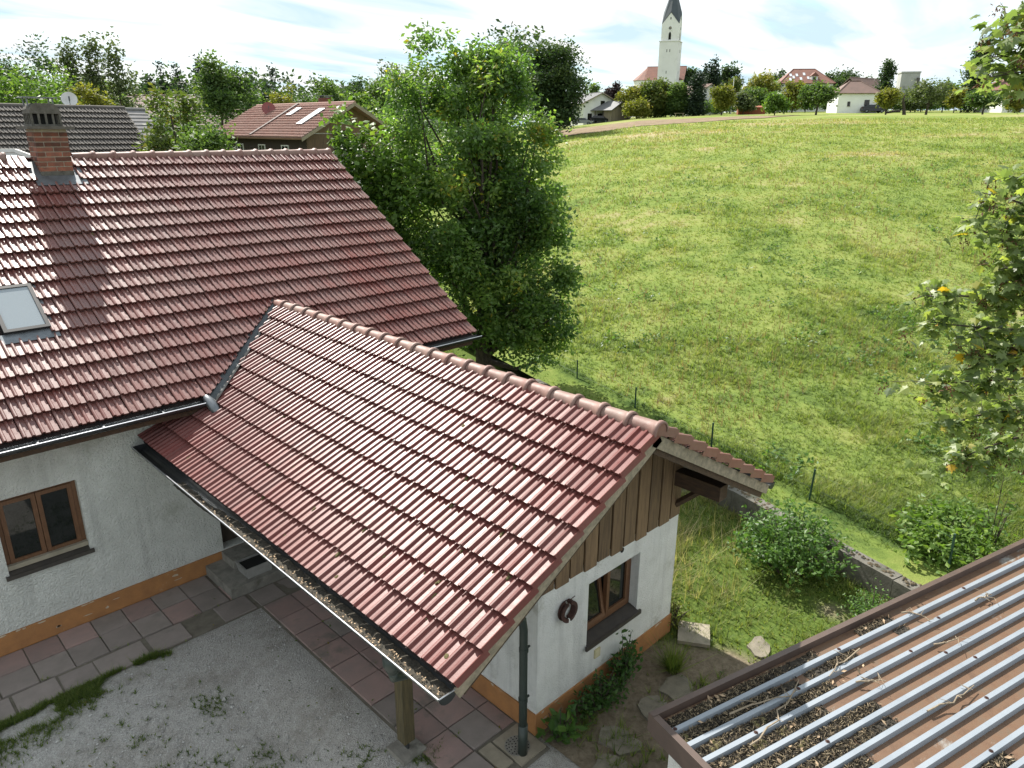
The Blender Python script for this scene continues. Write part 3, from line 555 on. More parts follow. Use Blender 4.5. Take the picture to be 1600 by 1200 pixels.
k = MB(); mbox(k, CX0 - .13, CX1 + .14, sC0 - .24, sC0, .035, .045); mbox(k, CX0 - .14, CX0 - .003, sC0 + .001, sC0 + .40, .02, .032); mbox(k, CX1 + .003, CX1 + .14, sC0 + .001, sC0 + .40, .02, .032)
k.build('chimney_flashing', M['lead'], roof)

# ------------------------------------------------------------------ outbuilding with carport roof
ann = thing('outbuilding', 'small white outbuilding with red tiled gable roof, brown boarded gable and open carport side', 'outbuilding', (5.6, 7.2, 0))
slopeA = (XA - XL) / cA; YB = 11.45
onL = lambda y, s, h=0.0: np.array((XL + s * cA - h * sA, y, ZL + s * sA + h * cA)); onR = lambda y, s, h=0.0: np.array((2 * XA - (XL + s * cA - h * sA), y, ZL + s * sA + h * cA))
roofz = lambda x: ZA - abs(x - XA) * math.tan(TA)
ZB = 1.95
hole_g = (5.96, 6.985, 0.735, 1.66)
wall_panel(XW0, XW1, 0.30, ZB, YG, 0.22, [hole_g]).build('wall', M['wall2'], ann, origin=(6.4, YG, .3))
g = MB(); g.prism([(XW0, ZB + .001), (XW1, ZB + .001), (XW1, roofz(XW1) - .24), (XA, ZA - .24), (XW0, roofz(XW0) - .24)], 1, YG + .03, YG + .22); g.build('gable_wall', M['beam'], ann)
g = MB(); g.box((XW0, YG + .222, 0.30), (XW0 + .22, YH - .03, roofz(XW0) - .24)); g.box((XW1 - .22, YG + .222, .30), (XW1, YH - .03, roofz(XW1) - .24)); g.build('side_wall', M['wall2'], ann)
g = MB(); g.box((XW0 + .22, YH - .25, .3), (XW1 - .22, YH - .03, 2.6)); g.build('rear_wall', M['wall2'], ann)
o = .018
for lo_, hi_ in (((XW0 - o, YG - o, 0), (XW1 + o, YG + .2, .298)), ((XW0 - o, YG + .201, 0), (XW0 + .2, YH - .024, .298)), ((XW1 - .2, YG + .201, 0), (XW1 + o, YH - .024, .298))): g = MB(); g.box(lo_, hi_); g.build('plinth', M['plinth'], ann)
window(ann, 5.96, 6.985, 0.84, 1.66, YG + .13, tilt=0, sill_out=.15)
d = MB(); d.box((XW0 - .03, 7.2, .15), (XW0 - .001, 8.1, 2.15)); d = d.build('door', M['darkwood'], ann); MB().box((XW0 - .07, 7.28, 1.1), (XW0 - .031, 7.31, 1.24)).build('handle', M['zinc'], d)
# gable boards, alternately proud and set back, stepped at the lower end
nb_ = 11; bw = (XW1 - XW0) / nb_
for i in range(nb_):
    x0 = XW0 + i * bw; x1 = x0 + bw; a, b_ = x0 + .003, x1 - .030; zb = ZB - .03 - .02 * (i % 2) + random.uniform(-.008, .008)
    k = MB(); top = [(a, roofz(a) - .20), (b_, roofz(b_) - .20)]
    poly = [(a, zb), (b_, zb), top[1]] + ([(XA, ZA - .2)] if a < XA < b_ else []) + [top[0]]
    k.prism(poly, 1, YG - .030 - .006 * (i % 2), YG - .006 - .006 * (i % 2)); o = k.build('gable_board', M['board'], ann)
# vent, cable box
k = MB(); n = 14; k.prism([(6.583 + .035 * math.cos(t), 1.86 + .035 * math.sin(t)) for t in np.arange(n) * 2 * pi / n], 1, YG - .006, YG + .0); k.build('vent_hole', M['black'], ann)
k = MB(); k.box((6.12, YG - .02, .50), (6.225, YG - .001, .625)); bx = k.build('cable_box', mat('cream_plastic', (0.55, 0.49, 0.30), .6), ann); MB().box((6.135, YG - .026, .515), (6.21, YG - .0205, .61)).build('lid', mat('cream_lid', (0.60, 0.55, 0.36), .6), bx)
# roof
r = MB(); h = -.045
r.sheet([onL(YB, 0, h), onL(YV + .03, 0, h), onL(YV + .03, slopeA, h), onL(YB, slopeA, h)], .05, na); r.sheet([onR(YV + .03, 0, h), onR(YB, 0, h), onR(YB, slopeA - .001, h), onR(YV + .03, slopeA - .001, h)], .05, (sA, 0, cA))
# the sheets stop at the farmhouse roof plane
V, P = r.arr(); pn = nb; pc = onmain(0, 0, -.06)
bm = bmesh.new(); bv = [bm.verts.new(v) for v in V]
for pp in P:
    for f in pp: bm.faces.new([bv[j] for j in f])
for co, no in ((Vector((0, YH - .02, 0)), Vector((0, 1, 0))),):
    geo = [f for f in bm.faces]
bm.to_mesh(me := D.meshes.new('roof')); bm.free()
VV = np.array([v.co[:] for v in me.vertices]); 
def clip_mesh(me, co, no):
    bm = bmesh.new(); bm.from_mesh(me); bmesh.ops.bisect_plane(bm, geom=bm.verts[:] + bm.edges[:] + bm.faces[:], plane_co=co, plane_no=no, clear_outer=True); bm.to_mesh(me); bm.free()
clip_mesh(me, Vector((0, 11.5, 0)), Vector((0, 1, 0)))
org = Vector((5.7, 7.2, ZL - .1)); me.transform(Matrix.Translation(-org)); me.materials.append(M['under']); roofA = put('roof', me, org, ann)
def cut_annex(W):
    c = W.mean(0)
    if c[0] > 3.9 and c[0] < XA + .2 and c[1] > 9.6: return VA + vno * .02, -vno
    if c[1] > YH - .5: return np.array((0, YH - .01, 0)), np.array((0, 1., 0))
    return None, None
specs = []; rowa = slopeA / 9
for rI in range(9):
    for j in range(int((YB - YV) / TW) + 1):
        y = YV + (j + 1) * TW; s = rI * rowa; c_ = onL(y - TW / 2, s + .16)
        if c_[0] < 3.9 and c_[1] > YH + .15: continue
        u, v_, dd = project(c_); pr = 1 / dd ** 2 if (-20 < u < 1620 and v_ < 1220) else 0
        if c_[1] > YE - .05 and c_[2] < ZE: pr *= .3
        specs.append((frame_matrix(onL(y, s), (0, -1, 0), (cA, 0, sA), (-sA, 0, cA)), 'verge' if j == 0 else 'plain', rI, j, pr))
        cr = onR(y - TW / 2, s + .16)
        if not (cr[1] > YE - .1 and cr[2] < ZE + (cr[1] - YE) * math.tan(TH) - .25):
            specs.append((frame_matrix(onR(y - TW, s), (0, 1, 0), (-cA, 0, sA), (sA, 0, cA)), 'vergeR' if j == 0 else 'plain', rI, j, 1 / dd ** 2 * (1.6 if j == 0 else .02)))
TM2 = dict(TM); TM2['vergeR'] = tile_mesh('t', None, flap=-1)
lay_tiles(roofA, specs, TM2, {'plain': M['tile2'], 'verge': M['tile2'], 'vergeR': M['verge']}, 300, cut=cut_annex)
rtm2 = np_mesh('ridge_tile', *ridge_tile_mesh(), M['ridge'], smooth=True); y = YV - .03; i = 0
while y < 11.2:
    o = D.objects.new('ridge_tile', rtm2); COL.objects.link(o); o.parent = roofA
    o.matrix_local = Matrix.Translation(-WPOS[roofA.name]) @ frame_matrix((XA, y, ZA - .02), (1, 0, 0), (0, 1, 0), (0, 0, 1)) @ Matrix.Rotation(random.gauss(0, .008), 4, 'Z'); y += .352
k = MB(); n = 12; k.prism([(XA + .095 * math.cos(t), ZA - .02 + .095 * math.sin(t)) for t in np.linspace(rad(-12), rad(192), n)], 1, YV - .02, YV - .005); k.build('ridge_end', M['verge'], roofA)
k = MB(); k.tube([onR(4.2, slopeA - .28, .02), onR(4.2, slopeA - .33, .22)], .012); k.build('antenna_stub', M['zinc'], roofA) if False else None
# rake boards, purlins, carport beam, post
for fn, sg in ((onL, -1), (onR, 1)):
    k = MB(); k.sheet([fn(YV + .02, -.03, -.05), fn(YV + .02, slopeA - .01 * (sg > 0), -.05), fn(YV + .02, slopeA - .01 * (sg > 0), -.18), fn(YV + .02, -.03, -.17)], .025, (0, -1, 0)); k.build('rake_board', M['rake'], ann)
    k = MB(); k.sheet([fn(YV + .055, .02, -.10), fn(YV + .055, slopeA, -.10), fn(YV + .055, slopeA, -.24), fn(YV + .055, .02, -.24)], .08, (0, -1, 0)); k.build('rafter', M['beam'], ann)
def purlin(x0, x1, zt, hh, y0=4.0): k = MB(); k.box((x0, y0, zt - hh), (x1, YG + .02, zt)); k.build('purlin', M['beam'], ann)
purlin(XW1 - .22, XW1 - .04, roofz(XW1 - .04) - .25, .20, 4.02); purlin(XA - .08, XA + .08, ZA - .27, .18, 3.95)
k = MB(); k.tube([(XW1 - .12, YG - .005, 2.08), (XW1 - .12, 4.25, 2.50)], .045, 4); k.build('brace', M['beam'], ann)
k = MB(); k.box((3.78, YV + .3, roofz(3.86) - .42), (3.93, YH - .03, roofz(3.86) - .25)); k.build('carport_beam', M['beam'], ann)
for y in np.arange(YV + .75, YH - .4, .8):
    k = MB(); k.sheet([onL(y, .03, -.10), onL(y, 2.3, -.10), onL(y, 2.3, -.24), onL(y, .03, -.24)], .08, (0, -1, 0)); k.build('rafter', M['beam'], ann)
k = MB(); px, py = 3.852, 5.585; k.box((px - .072, py - .072, .16), (px + .072, py + .072, roofz(3.86) - .421)); po = k.build('post', M['post'], ann)
k = MB(); k.box((px - .012, py - .04, .03), (px + .012, py + .04, .159)); k.build('post_shoe', M['zinc'], po)
k = MB(); k.box((px - .16, py - .16, -.1), (px + .16, py + .16, .045)); k.build('footing', M['concrete'], ann)
# gutter full of debris, hopper, downpipe
GY0, GY1, GX, GZ = YV + .03, YH - .05, XL - .062, ZL - .055
g = half_pipe((GX, GY0, GZ), (GX, GY1, GZ), .095, (-1, 0, 0)); ga = g.build('gutter', M['zinc'], ann)
MB().tube([(GX - .095, GY0, GZ + .002), (GX - .095, GY1, GZ + .002)], .009).build('lip', M['lip'], ga); MB().tube([(GX - .093, GY0, GZ + .002), (GX + .093, GY0, GZ + .002)], .006).build('end_lip', M['lip'], ga)
V, P = rectgrid(GX - .080, GX + .08, GY0 + .01, 9.2, 8, 160, GZ - .03); V[:, 2] += .035 * (fbm(V[:, 0] * 30, V[:, 1] * 12, 3) - .5) - .05 * sstep(7.0, 8.6, V[:, 1]); obj('silt', V, P, mat('gutter_silt', (0.03, 0.028, 0.022), 1, (0.07, 0.06, 0.045), 40, bump=1, bscale=90), ga, smooth=True, kind='stuff')
XRG = 2 * XA - GX; half_pipe((XRG, GY1, GZ), (XRG, GY0 - .02, GZ), .075, (1, 0, 0)).build('gutter', M['zinc'], ann)
k = MB(); k.tube([(GX, 4.53, GZ - .07), (GX, 4.53, GZ - .16), (GX, 4.53, GZ - .24)], [.085, .085, .055], 12); k.build('hopper', M['pipe'], ann, smooth=True)
dp = [(GX, 4.53, GZ - .24), (GX + .02, 4.545, GZ - .32), (GX + .15, 4.56, GZ - .38), (4.50, 4.60, 1.99), (4.64, 4.61, 1.93), (4.735, 4.615, 1.84), (4.76, 4.615, 1.70), (4.765, 4.615, .9), (4.77, 4.615, .04)]
k = MB(); k.tube(dp, .047, 12); dpo = k.build('downpipe', M['pipe'], ann, smooth=True)
for z in (1.42, .75): k = MB(); k.tube([(4.765, 4.615, z), (4.765, 4.615, z + .045)], .054, 12); k.box((4.815, 4.608, z + .01), (4.86, 4.628, z + .03)); k.build('pipe_clip', M['pipe'], dpo)
k = MB(); k.tube([(4.77, 4.615, .005), (4.77, 4.615, .42)], .056, 12); k.build('standpipe', M['pipe'], dpo, smooth=True)
# moss cushions and blown dirt on the tiles
mb = MB()
def lump(c, r, n=7):
    a = np.arange(n) * 2 * pi / n; rr = r * (1 + .3 * rng.standard_normal(n)); U = np.array((cA, 0, sA)); A = np.array((0, -1, 0)); V = [c + na * r * .55] + [c + (A * math.cos(t) * q + U * math.sin(t) * q * 1.5) * .6 + na * r * .4 for t, q in zip(a, rr)] + [c + A * math.cos(t) * q + U * math.sin(t) * q * 1.5 - na * .012 for t, q in zip(a, rr)]
    mb.add(np.array(V), [np.array([(0, 1 + i, 1 + (i + 1) % n) for i in range(n)]), np.array([(1 + i, n + 1 + i, n + 1 + (i + 1) % n, 1 + (i + 1) % n) for i in range(n)])])
for i in range(150):
    s = random.betavariate(1.3, 2.2) * (slopeA - .3) + .05; y = YV + .15 + random.betavariate(1.2, 1.6) * 5.6; tcol = math.floor((y - YV) / TW) * TW + YV + TW * random.choice((.36, .36, .82, .16)); lump(onL(tcol, s, .012 + .036 * (1 - (s % rowa) / TL)), random.choice((.008, .011, .014, .019, .027)))
mb.build('moss_cushions', M['moss'], roofA, kind='stuff'); mb = MB()
for i in range(34):
    x = random.uniform(.6, 8.7); s = random.uniform(.2, slopeM - .4); c = onmain(x, s, .03); n = 7; a = np.arange(n) * 2 * pi / n; rr = random.choice((.012, .018, .03)) * (1 + .3 * rng.standard_normal(n)); U = np.array((0, cM, sM)); A = np.array((1., 0, 0))
    mb.add(np.array([c + nb * .03] + [c + A * math.cos(t) * q + U * math.sin(t) * q * 1.4 - nb * .012 for t, q in zip(a, rr)]), np.array([(0, 1 + i_, 1 + (i_ + 1) % n) for i_ in range(n)]))
mb.build('moss_cushions', M['moss'], roof, kind='stuff')

# ------------------------------------------------------------------ paving, step, things by the walls
pav = tag(D.objects.new('paving', None), kind='structure', label='worn red and grey slab path along the walls'); _link(pav, (3, 9.5, 0), None)
def slab(x0, x1, y0, y1, mt, name='slab', parent=pav, th=.05, z=.012):
    g_ = .007; b_ = MB(); cx_, cy_ = (x0 + x1) / 2, (y0 + y1) / 2; a, c = (x1 - x0) / 2 - g_, (y1 - y0) / 2 - g_; q = .006
    lo = [(-a, -c), (a, -c), (a, c), (-a, c)]; hi = [(-a + q, -c + q), (a - q, -c + q), (a - q, c - q), (-a + q, c - q)]
    V = [(x, y, -th) for x, y in lo] + [(x, y, -q) for x, y in lo] + [(x, y, 0) for x, y in hi]
    P = [(i, (i + 1) % 4, 4 + (i + 1) % 4, 4 + i) for i in range(4)] + [(4 + i, 4 + (i + 1) % 4, 8 + (i + 1) % 4, 8 + i) for i in range(4)] + [(8, 9, 10, 11)]
    me = np_mesh(name, V, P, mt); o = put(name, me, (cx_, cy_, z + random.uniform(-.006, .006)), parent); o.rotation_euler = (random.gauss(0, .006), random.gauss(0, .006), random.gauss(0, .006)); return o
V, P = rectgrid(-5, 5.07, 9.27, 10.67, 40, 8, -.012, .012); k = np_mesh('bed', V - np.array((0, 0, 0)), P, M['soil'] if 'soil' in M else mat('joint_soil', (0.115, 0.10, 0.08), 1, (0.165, 0.15, 0.12), 8), smooth=True); put('joint_bed', k, (0, 0, 0), pav)
V, P = rectgrid(3.92, 5.06, 4.45, 9.268, 10, 40, -.012, .012); put('joint_bed', np_mesh('bed', V, P, k.materials[0], smooth=True), (0, 0, 0), pav)
x = 3.66
for i in range(20):
    x1 = x - .42; slab(x1, x, 10.22, 10.665, M['slab'] if random.random() < .85 else M['slab2']); slab(x1, x, 9.76, 10.215, M['slab2'] if random.random() < .8 else M['slab']); x = x1
x = 4.9
while x > -4.5:
    l = random.choice((.42, .5, .62)); 
    if random.random() < .9: slab(x - l, x, 9.30, 9.73, M['slab2'], z=random.uniform(-.01, .012))
    x -= l + random.uniform(.0, .06)
for i in range(9):
    y = 9.26 - i * .47
    for j, xx in enumerate((3.95, 4.40)): slab(xx, xx + .445, y - .465, y, M['slab2'] if random.random() < .25 else M['slab'])
    slab(4.85, 5.055, y - .465, y, M['slab'])
slab(3.95, 4.4, 4.56, 5.02, M['slab2']); slab(4.42, 4.62, 4.6, 5.0, M['pale'])
for i in range(3): slab(3.68 + i * .45, 4.12 + i * .45, 9.76, 10.215, M['slab'])
k = MB(); k.box((3.70, 9.75, -.05), (4.95, YH - .024, .165)); k.box((3.98, 10.25, .166), (5.05, YH - .024, .31)); k.build('doorstep', M['concrete'], None); st = D.objects['doorstep']; tag(st, 'grey two level concrete doorstep in the dark house corner', 'doorstep')
ct = thing('plant_trough', 'pale plastic trough with black lining standing on the doorstep', 'trough', (4.22, 10.02, .166))
k = MB(); k.prism([(-.20, 0), (.20, 0), (.235, .17), (.205, .17), (.18, .03), (-.18, .03), (-.205, .17), (-.235, .17)], 1, -.16, .16); k.box((-.2, -.175, .0), (.2, -.161, .165)); k.box((-.2, .161, .0), (.2, .175, .165)); k.xform(Matrix.Translation((4.22, 10.02, .166))).build('tub', M['slab2'] if False else mat('pale_plastic', (0.30, 0.295, 0.28), .6), ct)
V, P = rectgrid(4.03, 4.41, 9.87, 10.17, 8, 7, .30, .06); obj('soil', V, P, M['black'], ct)
# drain cover
dr = thing('drain_cover', 'round perforated drain cover in a pale slab at the outbuilding corner', 'drain', (4.86, 4.62, 0)); DC = np.array((4.80, 4.73, 0))
k = MB(); k.box((4.64, 4.50, -.05), (5.04, 4.98, .012)); k.build('surround', M['pale'], dr); a = np.arange(24) * 2 * pi / 24
k = MB(); k.prism([(DC[0] + .15 * math.cos(t), DC[1] + .15 * math.sin(t)) for t in a], 2, .013, .022); k.build('plate', M['concrete'], dr)
k = MB()
for rr, n in ((.03, 4), (.065, 9), (.10, 14), (.13, 18)):
    for t in np.arange(n) * 2 * pi / n: k.prism([(DC[0] + rr * math.cos(t) + .009 * math.cos(q), DC[1] + rr * math.sin(t) + .009 * math.sin(q)) for q in np.arange(6) * pi / 3], 2, .0225, .0235)
k.build('drain_holes', M['black'], dr, kind='stuff')
# rusty ring hanging on the gable wall
rg = thing('iron_ring', 'rusty split iron ring hanging on a nail left of the gable window', 'ring', (5.53, YG - .05, 1.40))
def arc_band(a0, a1, ro, ri, y0, y1, c): 
    n = 16; t = np.linspace(a0, a1, n); V = []
    for y in (y0, y1):
        for r_ in (ro, ri): V += [(c[0] + r_ * math.cos(q), y, c[1] + r_ * math.sin(q)) for q in t]
    i = np.arange(n - 1); P = np.concatenate([np.stack([a + i, a + i + 1, b_ + i + 1, b_ + i], 1) for a, b_ in ((0, n), (n, 3 * n), (3 * n, 2 * n), (2 * n, 0))]); E2 = np.array([(0, n, 3 * n, 2 * n), (n - 1, 3 * n - 1, 4 * n - 1, 2 * n - 1)]); return V, [P, E2]
for a0, a1 in ((100, 262), (-80, 78)):
    k = MB()
    for ro, ri, y0, y1 in ((.135, .092, YG - .085, YG - .07), (.135, .092, YG - .03, YG - .015), (.105, .092, YG - .0699, YG - .0301)): k.add(*arc_band(rad(a0), rad(a1), ro, ri, y0, y1, (5.53, 1.53)))
    k.build('half_ring', M['rust'], rg, smooth=False)
k = MB(); k.tube([(5.535, YG - .001, 1.645), (5.545, YG - .05, 1.66), (5.60, YG - .09, 1.72)], .005, 6); k.build('nail', M['rust'], rg)
# stepping stones and the loose slab by the gable corner
k = MB(); k.box((-.23, -.22, 0), (.23, .22, .055)); k.xform(pos_yaw((8.0, 4.40, 0), rad(32))); tag(k.build('loose_slab', M['pale']), 'pale flat slab lying on soil at the right wall corner', 'slab')
def stone(x, y, rx, ry, rot, label, mt):
    n = 11; a = np.arange(n) * 2 * pi / n; r_ = 1 + .13 * rng.standard_normal(n); c, s_ = math.cos(rot), math.sin(rot); pts = [(x + c * rx * q * math.cos(t) - s_ * ry * q * math.sin(t), y + s_ * rx * q * math.cos(t) + c * ry * q * math.sin(t)) for t, q in zip(a, r_)]
    k = MB(); k.prism(pts, 2, -.03, .022); o = k.build('stepping_stone', mt); tag(o, label, 'stepping stone', 'stepping stones in front of the gable wall')
M['step'] = mat('stepping_stone', (0.22, 0.195, 0.15), 1, (0.15, 0.135, 0.105), 6, bump=.6, bscale=45, c3=(0.09, 0.09, 0.05), s3=3, a3=.58)
stone(6.95, 4.0, .24, .19, .3, 'round stepping stone beside the ornamental grass tuft', M['step']); stone(6.42, 3.95, .23, .2, 1, 'stepping stone nearest the far garage roof corner', M['step']); stone(5.72, 3.95, .25, .2, 2, 'stepping stone below the gable window sill', M['step']); stone(5.28, 3.78, .22, .18, .7, 'stepping stone next to the broad leaved corner weed', M['step']); stone(8.42, 3.62, .22, .14, .4, 'sunlit stepping stone next to the loose pale slab', M['step'])

# flaked paint along the upper edge of the ochre plinths
M['chip'] = mat('bare_render', (0.50, 0.42, 0.32), .95, (0.40, 0.32, 0.23), 30)
def chips(parent, pts):
    k = MB()
    for p0, ax, nr_ in pts:
        n = 8; a = np.arange(n) * 2 * pi / n; w_, h_ = random.uniform(.02, .07), random.uniform(.008, .022); r_ = rng.uniform(.5, 1.2, n); V = np.array([np.array(p0) + np.array(ax) * w_ * q * math.cos(t) + np.array((0, 0, h_ * q * math.sin(t))) + np.array(nr_) * .003 for t, q in zip(a, r_)]); k.add(V, np.array([list(range(n))])); 
    k.build('paint_flakes', M['chip'], parent, kind='stuff')
chips(house, [((random.uniform(-1, 3.65), YH - .022, random.choice((.285, .29, .295, .2, .12))), (1, 0, 0), (0, -1, 0)) for i in range(20)])
chips(ann, [((random.uniform(XW0, XW1), YG - .018, random.choice((.285, .292, .295, .18))), (1, 0, 0), (0, -1, 0)) for i in range(11)] + [((XW0 - .018, random.uniform(YG + .1, 7.5), random.choice((.285, .295, .15))), (0, -1, 0), (-1, 0, 0)) for i in range(7)])

# ------------------------------------------------------------------ boundary wall and fence
wl = thing('garden_wall', 'low mossy concrete retaining wall between garden and meadow', 'wall', (11.4, 4.6, 0)); mb = MB()
def bpt(s, t, z=0): return np.array((BP[0] + BN[0] * s + BD[0] * t, BP[1] + BN[1] * s + BD[1] * t, z))
for i in range(14):
    t0, t1 = -1.0 + i * .82, -1.0 + i * .82 + .812; k = MB(); z = .42 + random.uniform(-.012, .012)
    P4 = [bpt(-.12, t0), bpt(.12, t0), bpt(.12, t1), bpt(-.12, t1)]; V = np.array(P4 + [p + np.array((0, 0, z)) for p in P4]); k.add(V, np.array([(0, 3, 2, 1), (4, 5, 6, 7), (0, 1, 5, 4), (1, 2, 6, 5), (2, 3, 7, 6), (3, 0, 4, 7)])); k.build('wall_block', M['mossy'], wl)
mb = MB()
for i in range(260):
    p = bpt(random.uniform(-.10, .10), random.uniform(-.9, 10), .425); n = 6; a = np.arange(n) * 2 * pi / n; r_ = random.uniform(.012, .05); V = [p + np.array((0, 0, .02))] + [p + np.array((r_ * math.cos(t) * random.uniform(.6, 1.4), r_ * math.sin(t) * random.uniform(.6, 1.4), 0)) for t in a]
    mb.add(np.array(V), np.array([(0, 1 + i, 1 + (i + 1) % n) for i in range(n)]))
mb.build('wall_moss', mat('dead_moss', (0.11, 0.085, 0.055), 1, (0.06, 0.05, 0.03), 50), wl, kind='stuff')
fe = thing('wire_fence', 'thin green steel wire fence along the meadow edge', 'fence', (12.3, 6, .4)); tp = [-.4, 2.22, 4.75, 7.33, 9.8, 12.3, 14.8]
for t in tp:
    p = bpt(.93, t, .33); k = MB(); k.tube([p, p + np.array((random.gauss(0, .01), random.gauss(0, .01), .67))], .019, 8); k.build('post', M['fence'], fe)
for h in (.30, .60):
    k = MB(); k.tube([bpt(.93, t, .33 + h - .0) for t in tp], .0022, 5); k.build('wire', M['fence'], fe)

# ------------------------------------------------------------------ garage with ribbed sheet metal roof
ga_ = thing('garage', 'white garage under a rusty ribbed sheet metal roof with brown fascia', 'garage', (6.5, .5, 0))
GA = np.array((4.352, 2.738, 0)); GY = rad(-15.0); g1 = np.array((math.cos(GY), math.sin(GY), 0)); g2 = np.array((math.sin(GY), -math.cos(GY), 0)); GZT = 2.1; GL, GW = 8.2, 5.2
GM = Matrix.Translation(GA) @ Matrix.Rotation(GY, 4, 'Z')                 # local x along the ribs, local -y across them
def gb(k, lo, hi): k.box(lo, hi, GM)
k = MB(); gb(k, (.16, -GW + .1, 0), (.34, -.12, 1.86)); gb(k, (.342, -.30, 0), (GL - .16, -.12, 1.86)); k.build('wall', M['wall2'], ga_)
k = MB(); gb(k, (.12, -2.9, 0), (.158, -.42, 1.84)); dg = k.build('garage_door', M['darkwood'], ga_)
for i in range(9): k = MB(); gb(k, (.105, -.70 - i * .24, .02), (.119, -.48 - i * .24, 1.82)); k.build('door_board', M['darkwood'], dg)
k = MB(); gb(k, (0, -.055, GZT - .17), (GL, 0, GZT + .012)); k.build('fascia', M['fascia'], ga_)
k = MB(); gb(k, (0, -GW, GZT - .19), (.06, -.056, GZT + .010)); k.build('fascia', M['fascia'], ga_)
k = MB(); gb(k, (0.005, -.06, GZT + .0125), (.065, -.01, GZT + .016)); k.build('corner_cap', M['fascia'], ga_)
m, b, p = newmat('rusty_sheet'); tcn = b.new('ShaderNodeTexCoord').outputs['Object']
rust = b.ramp(b.noise(5, tcn, detail=8, rough=.75), [(.3, (0.085, 0.047, 0.028)), (.5, (0.130, 0.072, 0.040)), (.7, (0.11, 0.078, 0.052))]); zincc = b.ramp(b.noise(8, tcn, detail=5), [(.3, (0.36, 0.40, 0.40)), (.7, (0.27, 0.29, 0.28))])
f = b.ramp(b.noise(1.05, tcn, detail=9, rough=.68, stretch=(.7, 1.4, 1)), [(.60, (0, 0, 0)), (.67, (.7, .7, .7))]); b.ln(b.mix(f, rust, zincc), p.inputs['Base Color']); p.inputs['Roughness'].default_value = .62; b.ln(b.bump(b.noise(60, tcn), .3, .004), p.inputs['Normal'])
M['rustsheet'] = m; RP = .1765; nr = int((GW - .2) / RP)
M['rib'] = mat('rib_top', (0.27, 0.30, 0.335), .5, (0.23, 0.26, 0.295), 3, metal=.15, spec=.6, c3=(0.24, 0.24, 0.24), s3=2.2, a3=.64)
k = MB(); gb(k, (.061, -GW, GZT - .075), (GL - .01, -.057, GZT - .066)); sheet = k.build('metal_roof', M['rustsheet'], ga_)
for i in range(nr):
    yc = -.228 - i * RP; k = MB(); x0 = .064; V = []
    for x in (x0, GL - .02): V += [(x, yc - .030, GZT - .0655), (x, yc - .021, GZT - .018), (x, yc + .021, GZT - .018), (x, yc + .030, GZT - .0655)]
    k.add(xf(GM, np.array(V)), np.array([(0, 1, 5, 4), (1, 2, 6, 5), (2, 3, 7, 6), (0, 3, 2, 1), (4, 5, 6, 7)])); rb = k.build('roof_rib', M['rib'], sheet)
    for xx in np.arange(.10 if i % 3 != 1 else 1.1, GL - .5, 2.05):
        if i % 2 == 0 or random.random() < .4:
            c = xf(GM, np.array([(xx + random.uniform(-.02, .02) + (i % 4) * .28, yc, GZT - .0178)]))[0]; n = 10; k = MB(); k.prism([(c[0] + .018 * math.cos(t), c[1] + .018 * math.sin(t)) for t in np.arange(n) * 2 * pi / n], 2, c[2], c[2] + .004); k.tube([c + np.array((0, 0, .0045)), c + np.array((0, 0, .012))], .008, 6); k.build('roof_screw', M['rust'], sheet)
# litter lying in the pans
zf = GZT - .065; litV, litP, litT, nl_ = [], [], [], 0; crumbV = []
def pan(i): return -.228 - i * RP + RP / 2                                # pan i lies on the far side of rib i
LIT = [(0, .05, 1.95), (0, 2.55, 3.1), (1, .05, 1.5), (1, 1.6, 2.3), (1, 2.9, 3.1), (2, .05, 1.75), (3, .05, 1.45), (4, .05, 1.9), (5, .05, 1.35), (5, 1.35, 1.85), (6, .05, 1.3), (7, .05, .9), (8, .1, .8), (9, 1.4, 2.3), (10, 1.2, 1.8)]
def flakes(n, size, pans, zlift, tall=1.0, asp=.45):
    V = []
    for pn_, a, b_ in pans:
        m_ = int(n * (b_ - a)); x = rng.uniform(a, b_, m_); dens = fbm(x * 3 + pn_ * 7, x * 0 + pn_, 3); keep = rng.random(m_) < sstep(.22, .5, dens) * sstep(0, .15, b_ - x) + .1; x = x[keep]; y = pan(pn_) + rng.uniform(-.048, .048, len(x))
        C = np.stack([x, y, np.full(len(x), zf) + rng.random(len(x)) * zlift], 1); d = rng.standard_normal((len(x), 3)); d[:, 2] *= .35 * tall; d /= np.linalg.norm(d, axis=1)[:, None]; e = np.cross(d, rng.standard_normal((len(x), 3))); e /= np.linalg.norm(e, axis=1)[:, None] + 1e-9
        L_ = rng.uniform(.5, 1.5, len(x))[:, None] * size; V.append(np.stack([C - d * L_ + np.array((0, 0, .004)), C + e * L_ * asp + np.array((0, 0, .006)), C + d * L_ + np.array((0, 0, .004)), C - e * L_ * asp + np.array((0, 0, .006))], 1))
    V = np.concatenate(V); return xf(GM, V.reshape(-1, 3)), np.arange(len(V) * 4).reshape(-1, 4)
V, P = flakes(1500, .014, LIT, .02); obj('leaf_mould', V, P, mat('black_mould', (0.022, 0.019, 0.015), 1, (0.05, 0.04, 0.028), 60), ga_, kind='stuff')
V, P = flakes(800, .019, LIT, .030, 2, .14); obj('dry_needles', V, P, mat('dry_straw', (0.30, 0.245, 0.16), 1, (0.17, 0.13, 0.08), 60), ga_, kind='stuff')
V, P = flakes(16, .024, LIT + [(2, 1.7, 2.6), (0, 3.4, 3.8)], .045, 1.5); obj('dry_leaves', V, P, mat('dry_leaf', (0.42, 0.31, 0.20), .9, (0.26, 0.18, 0.11), 40), ga_, kind='stuff')
k = MB()
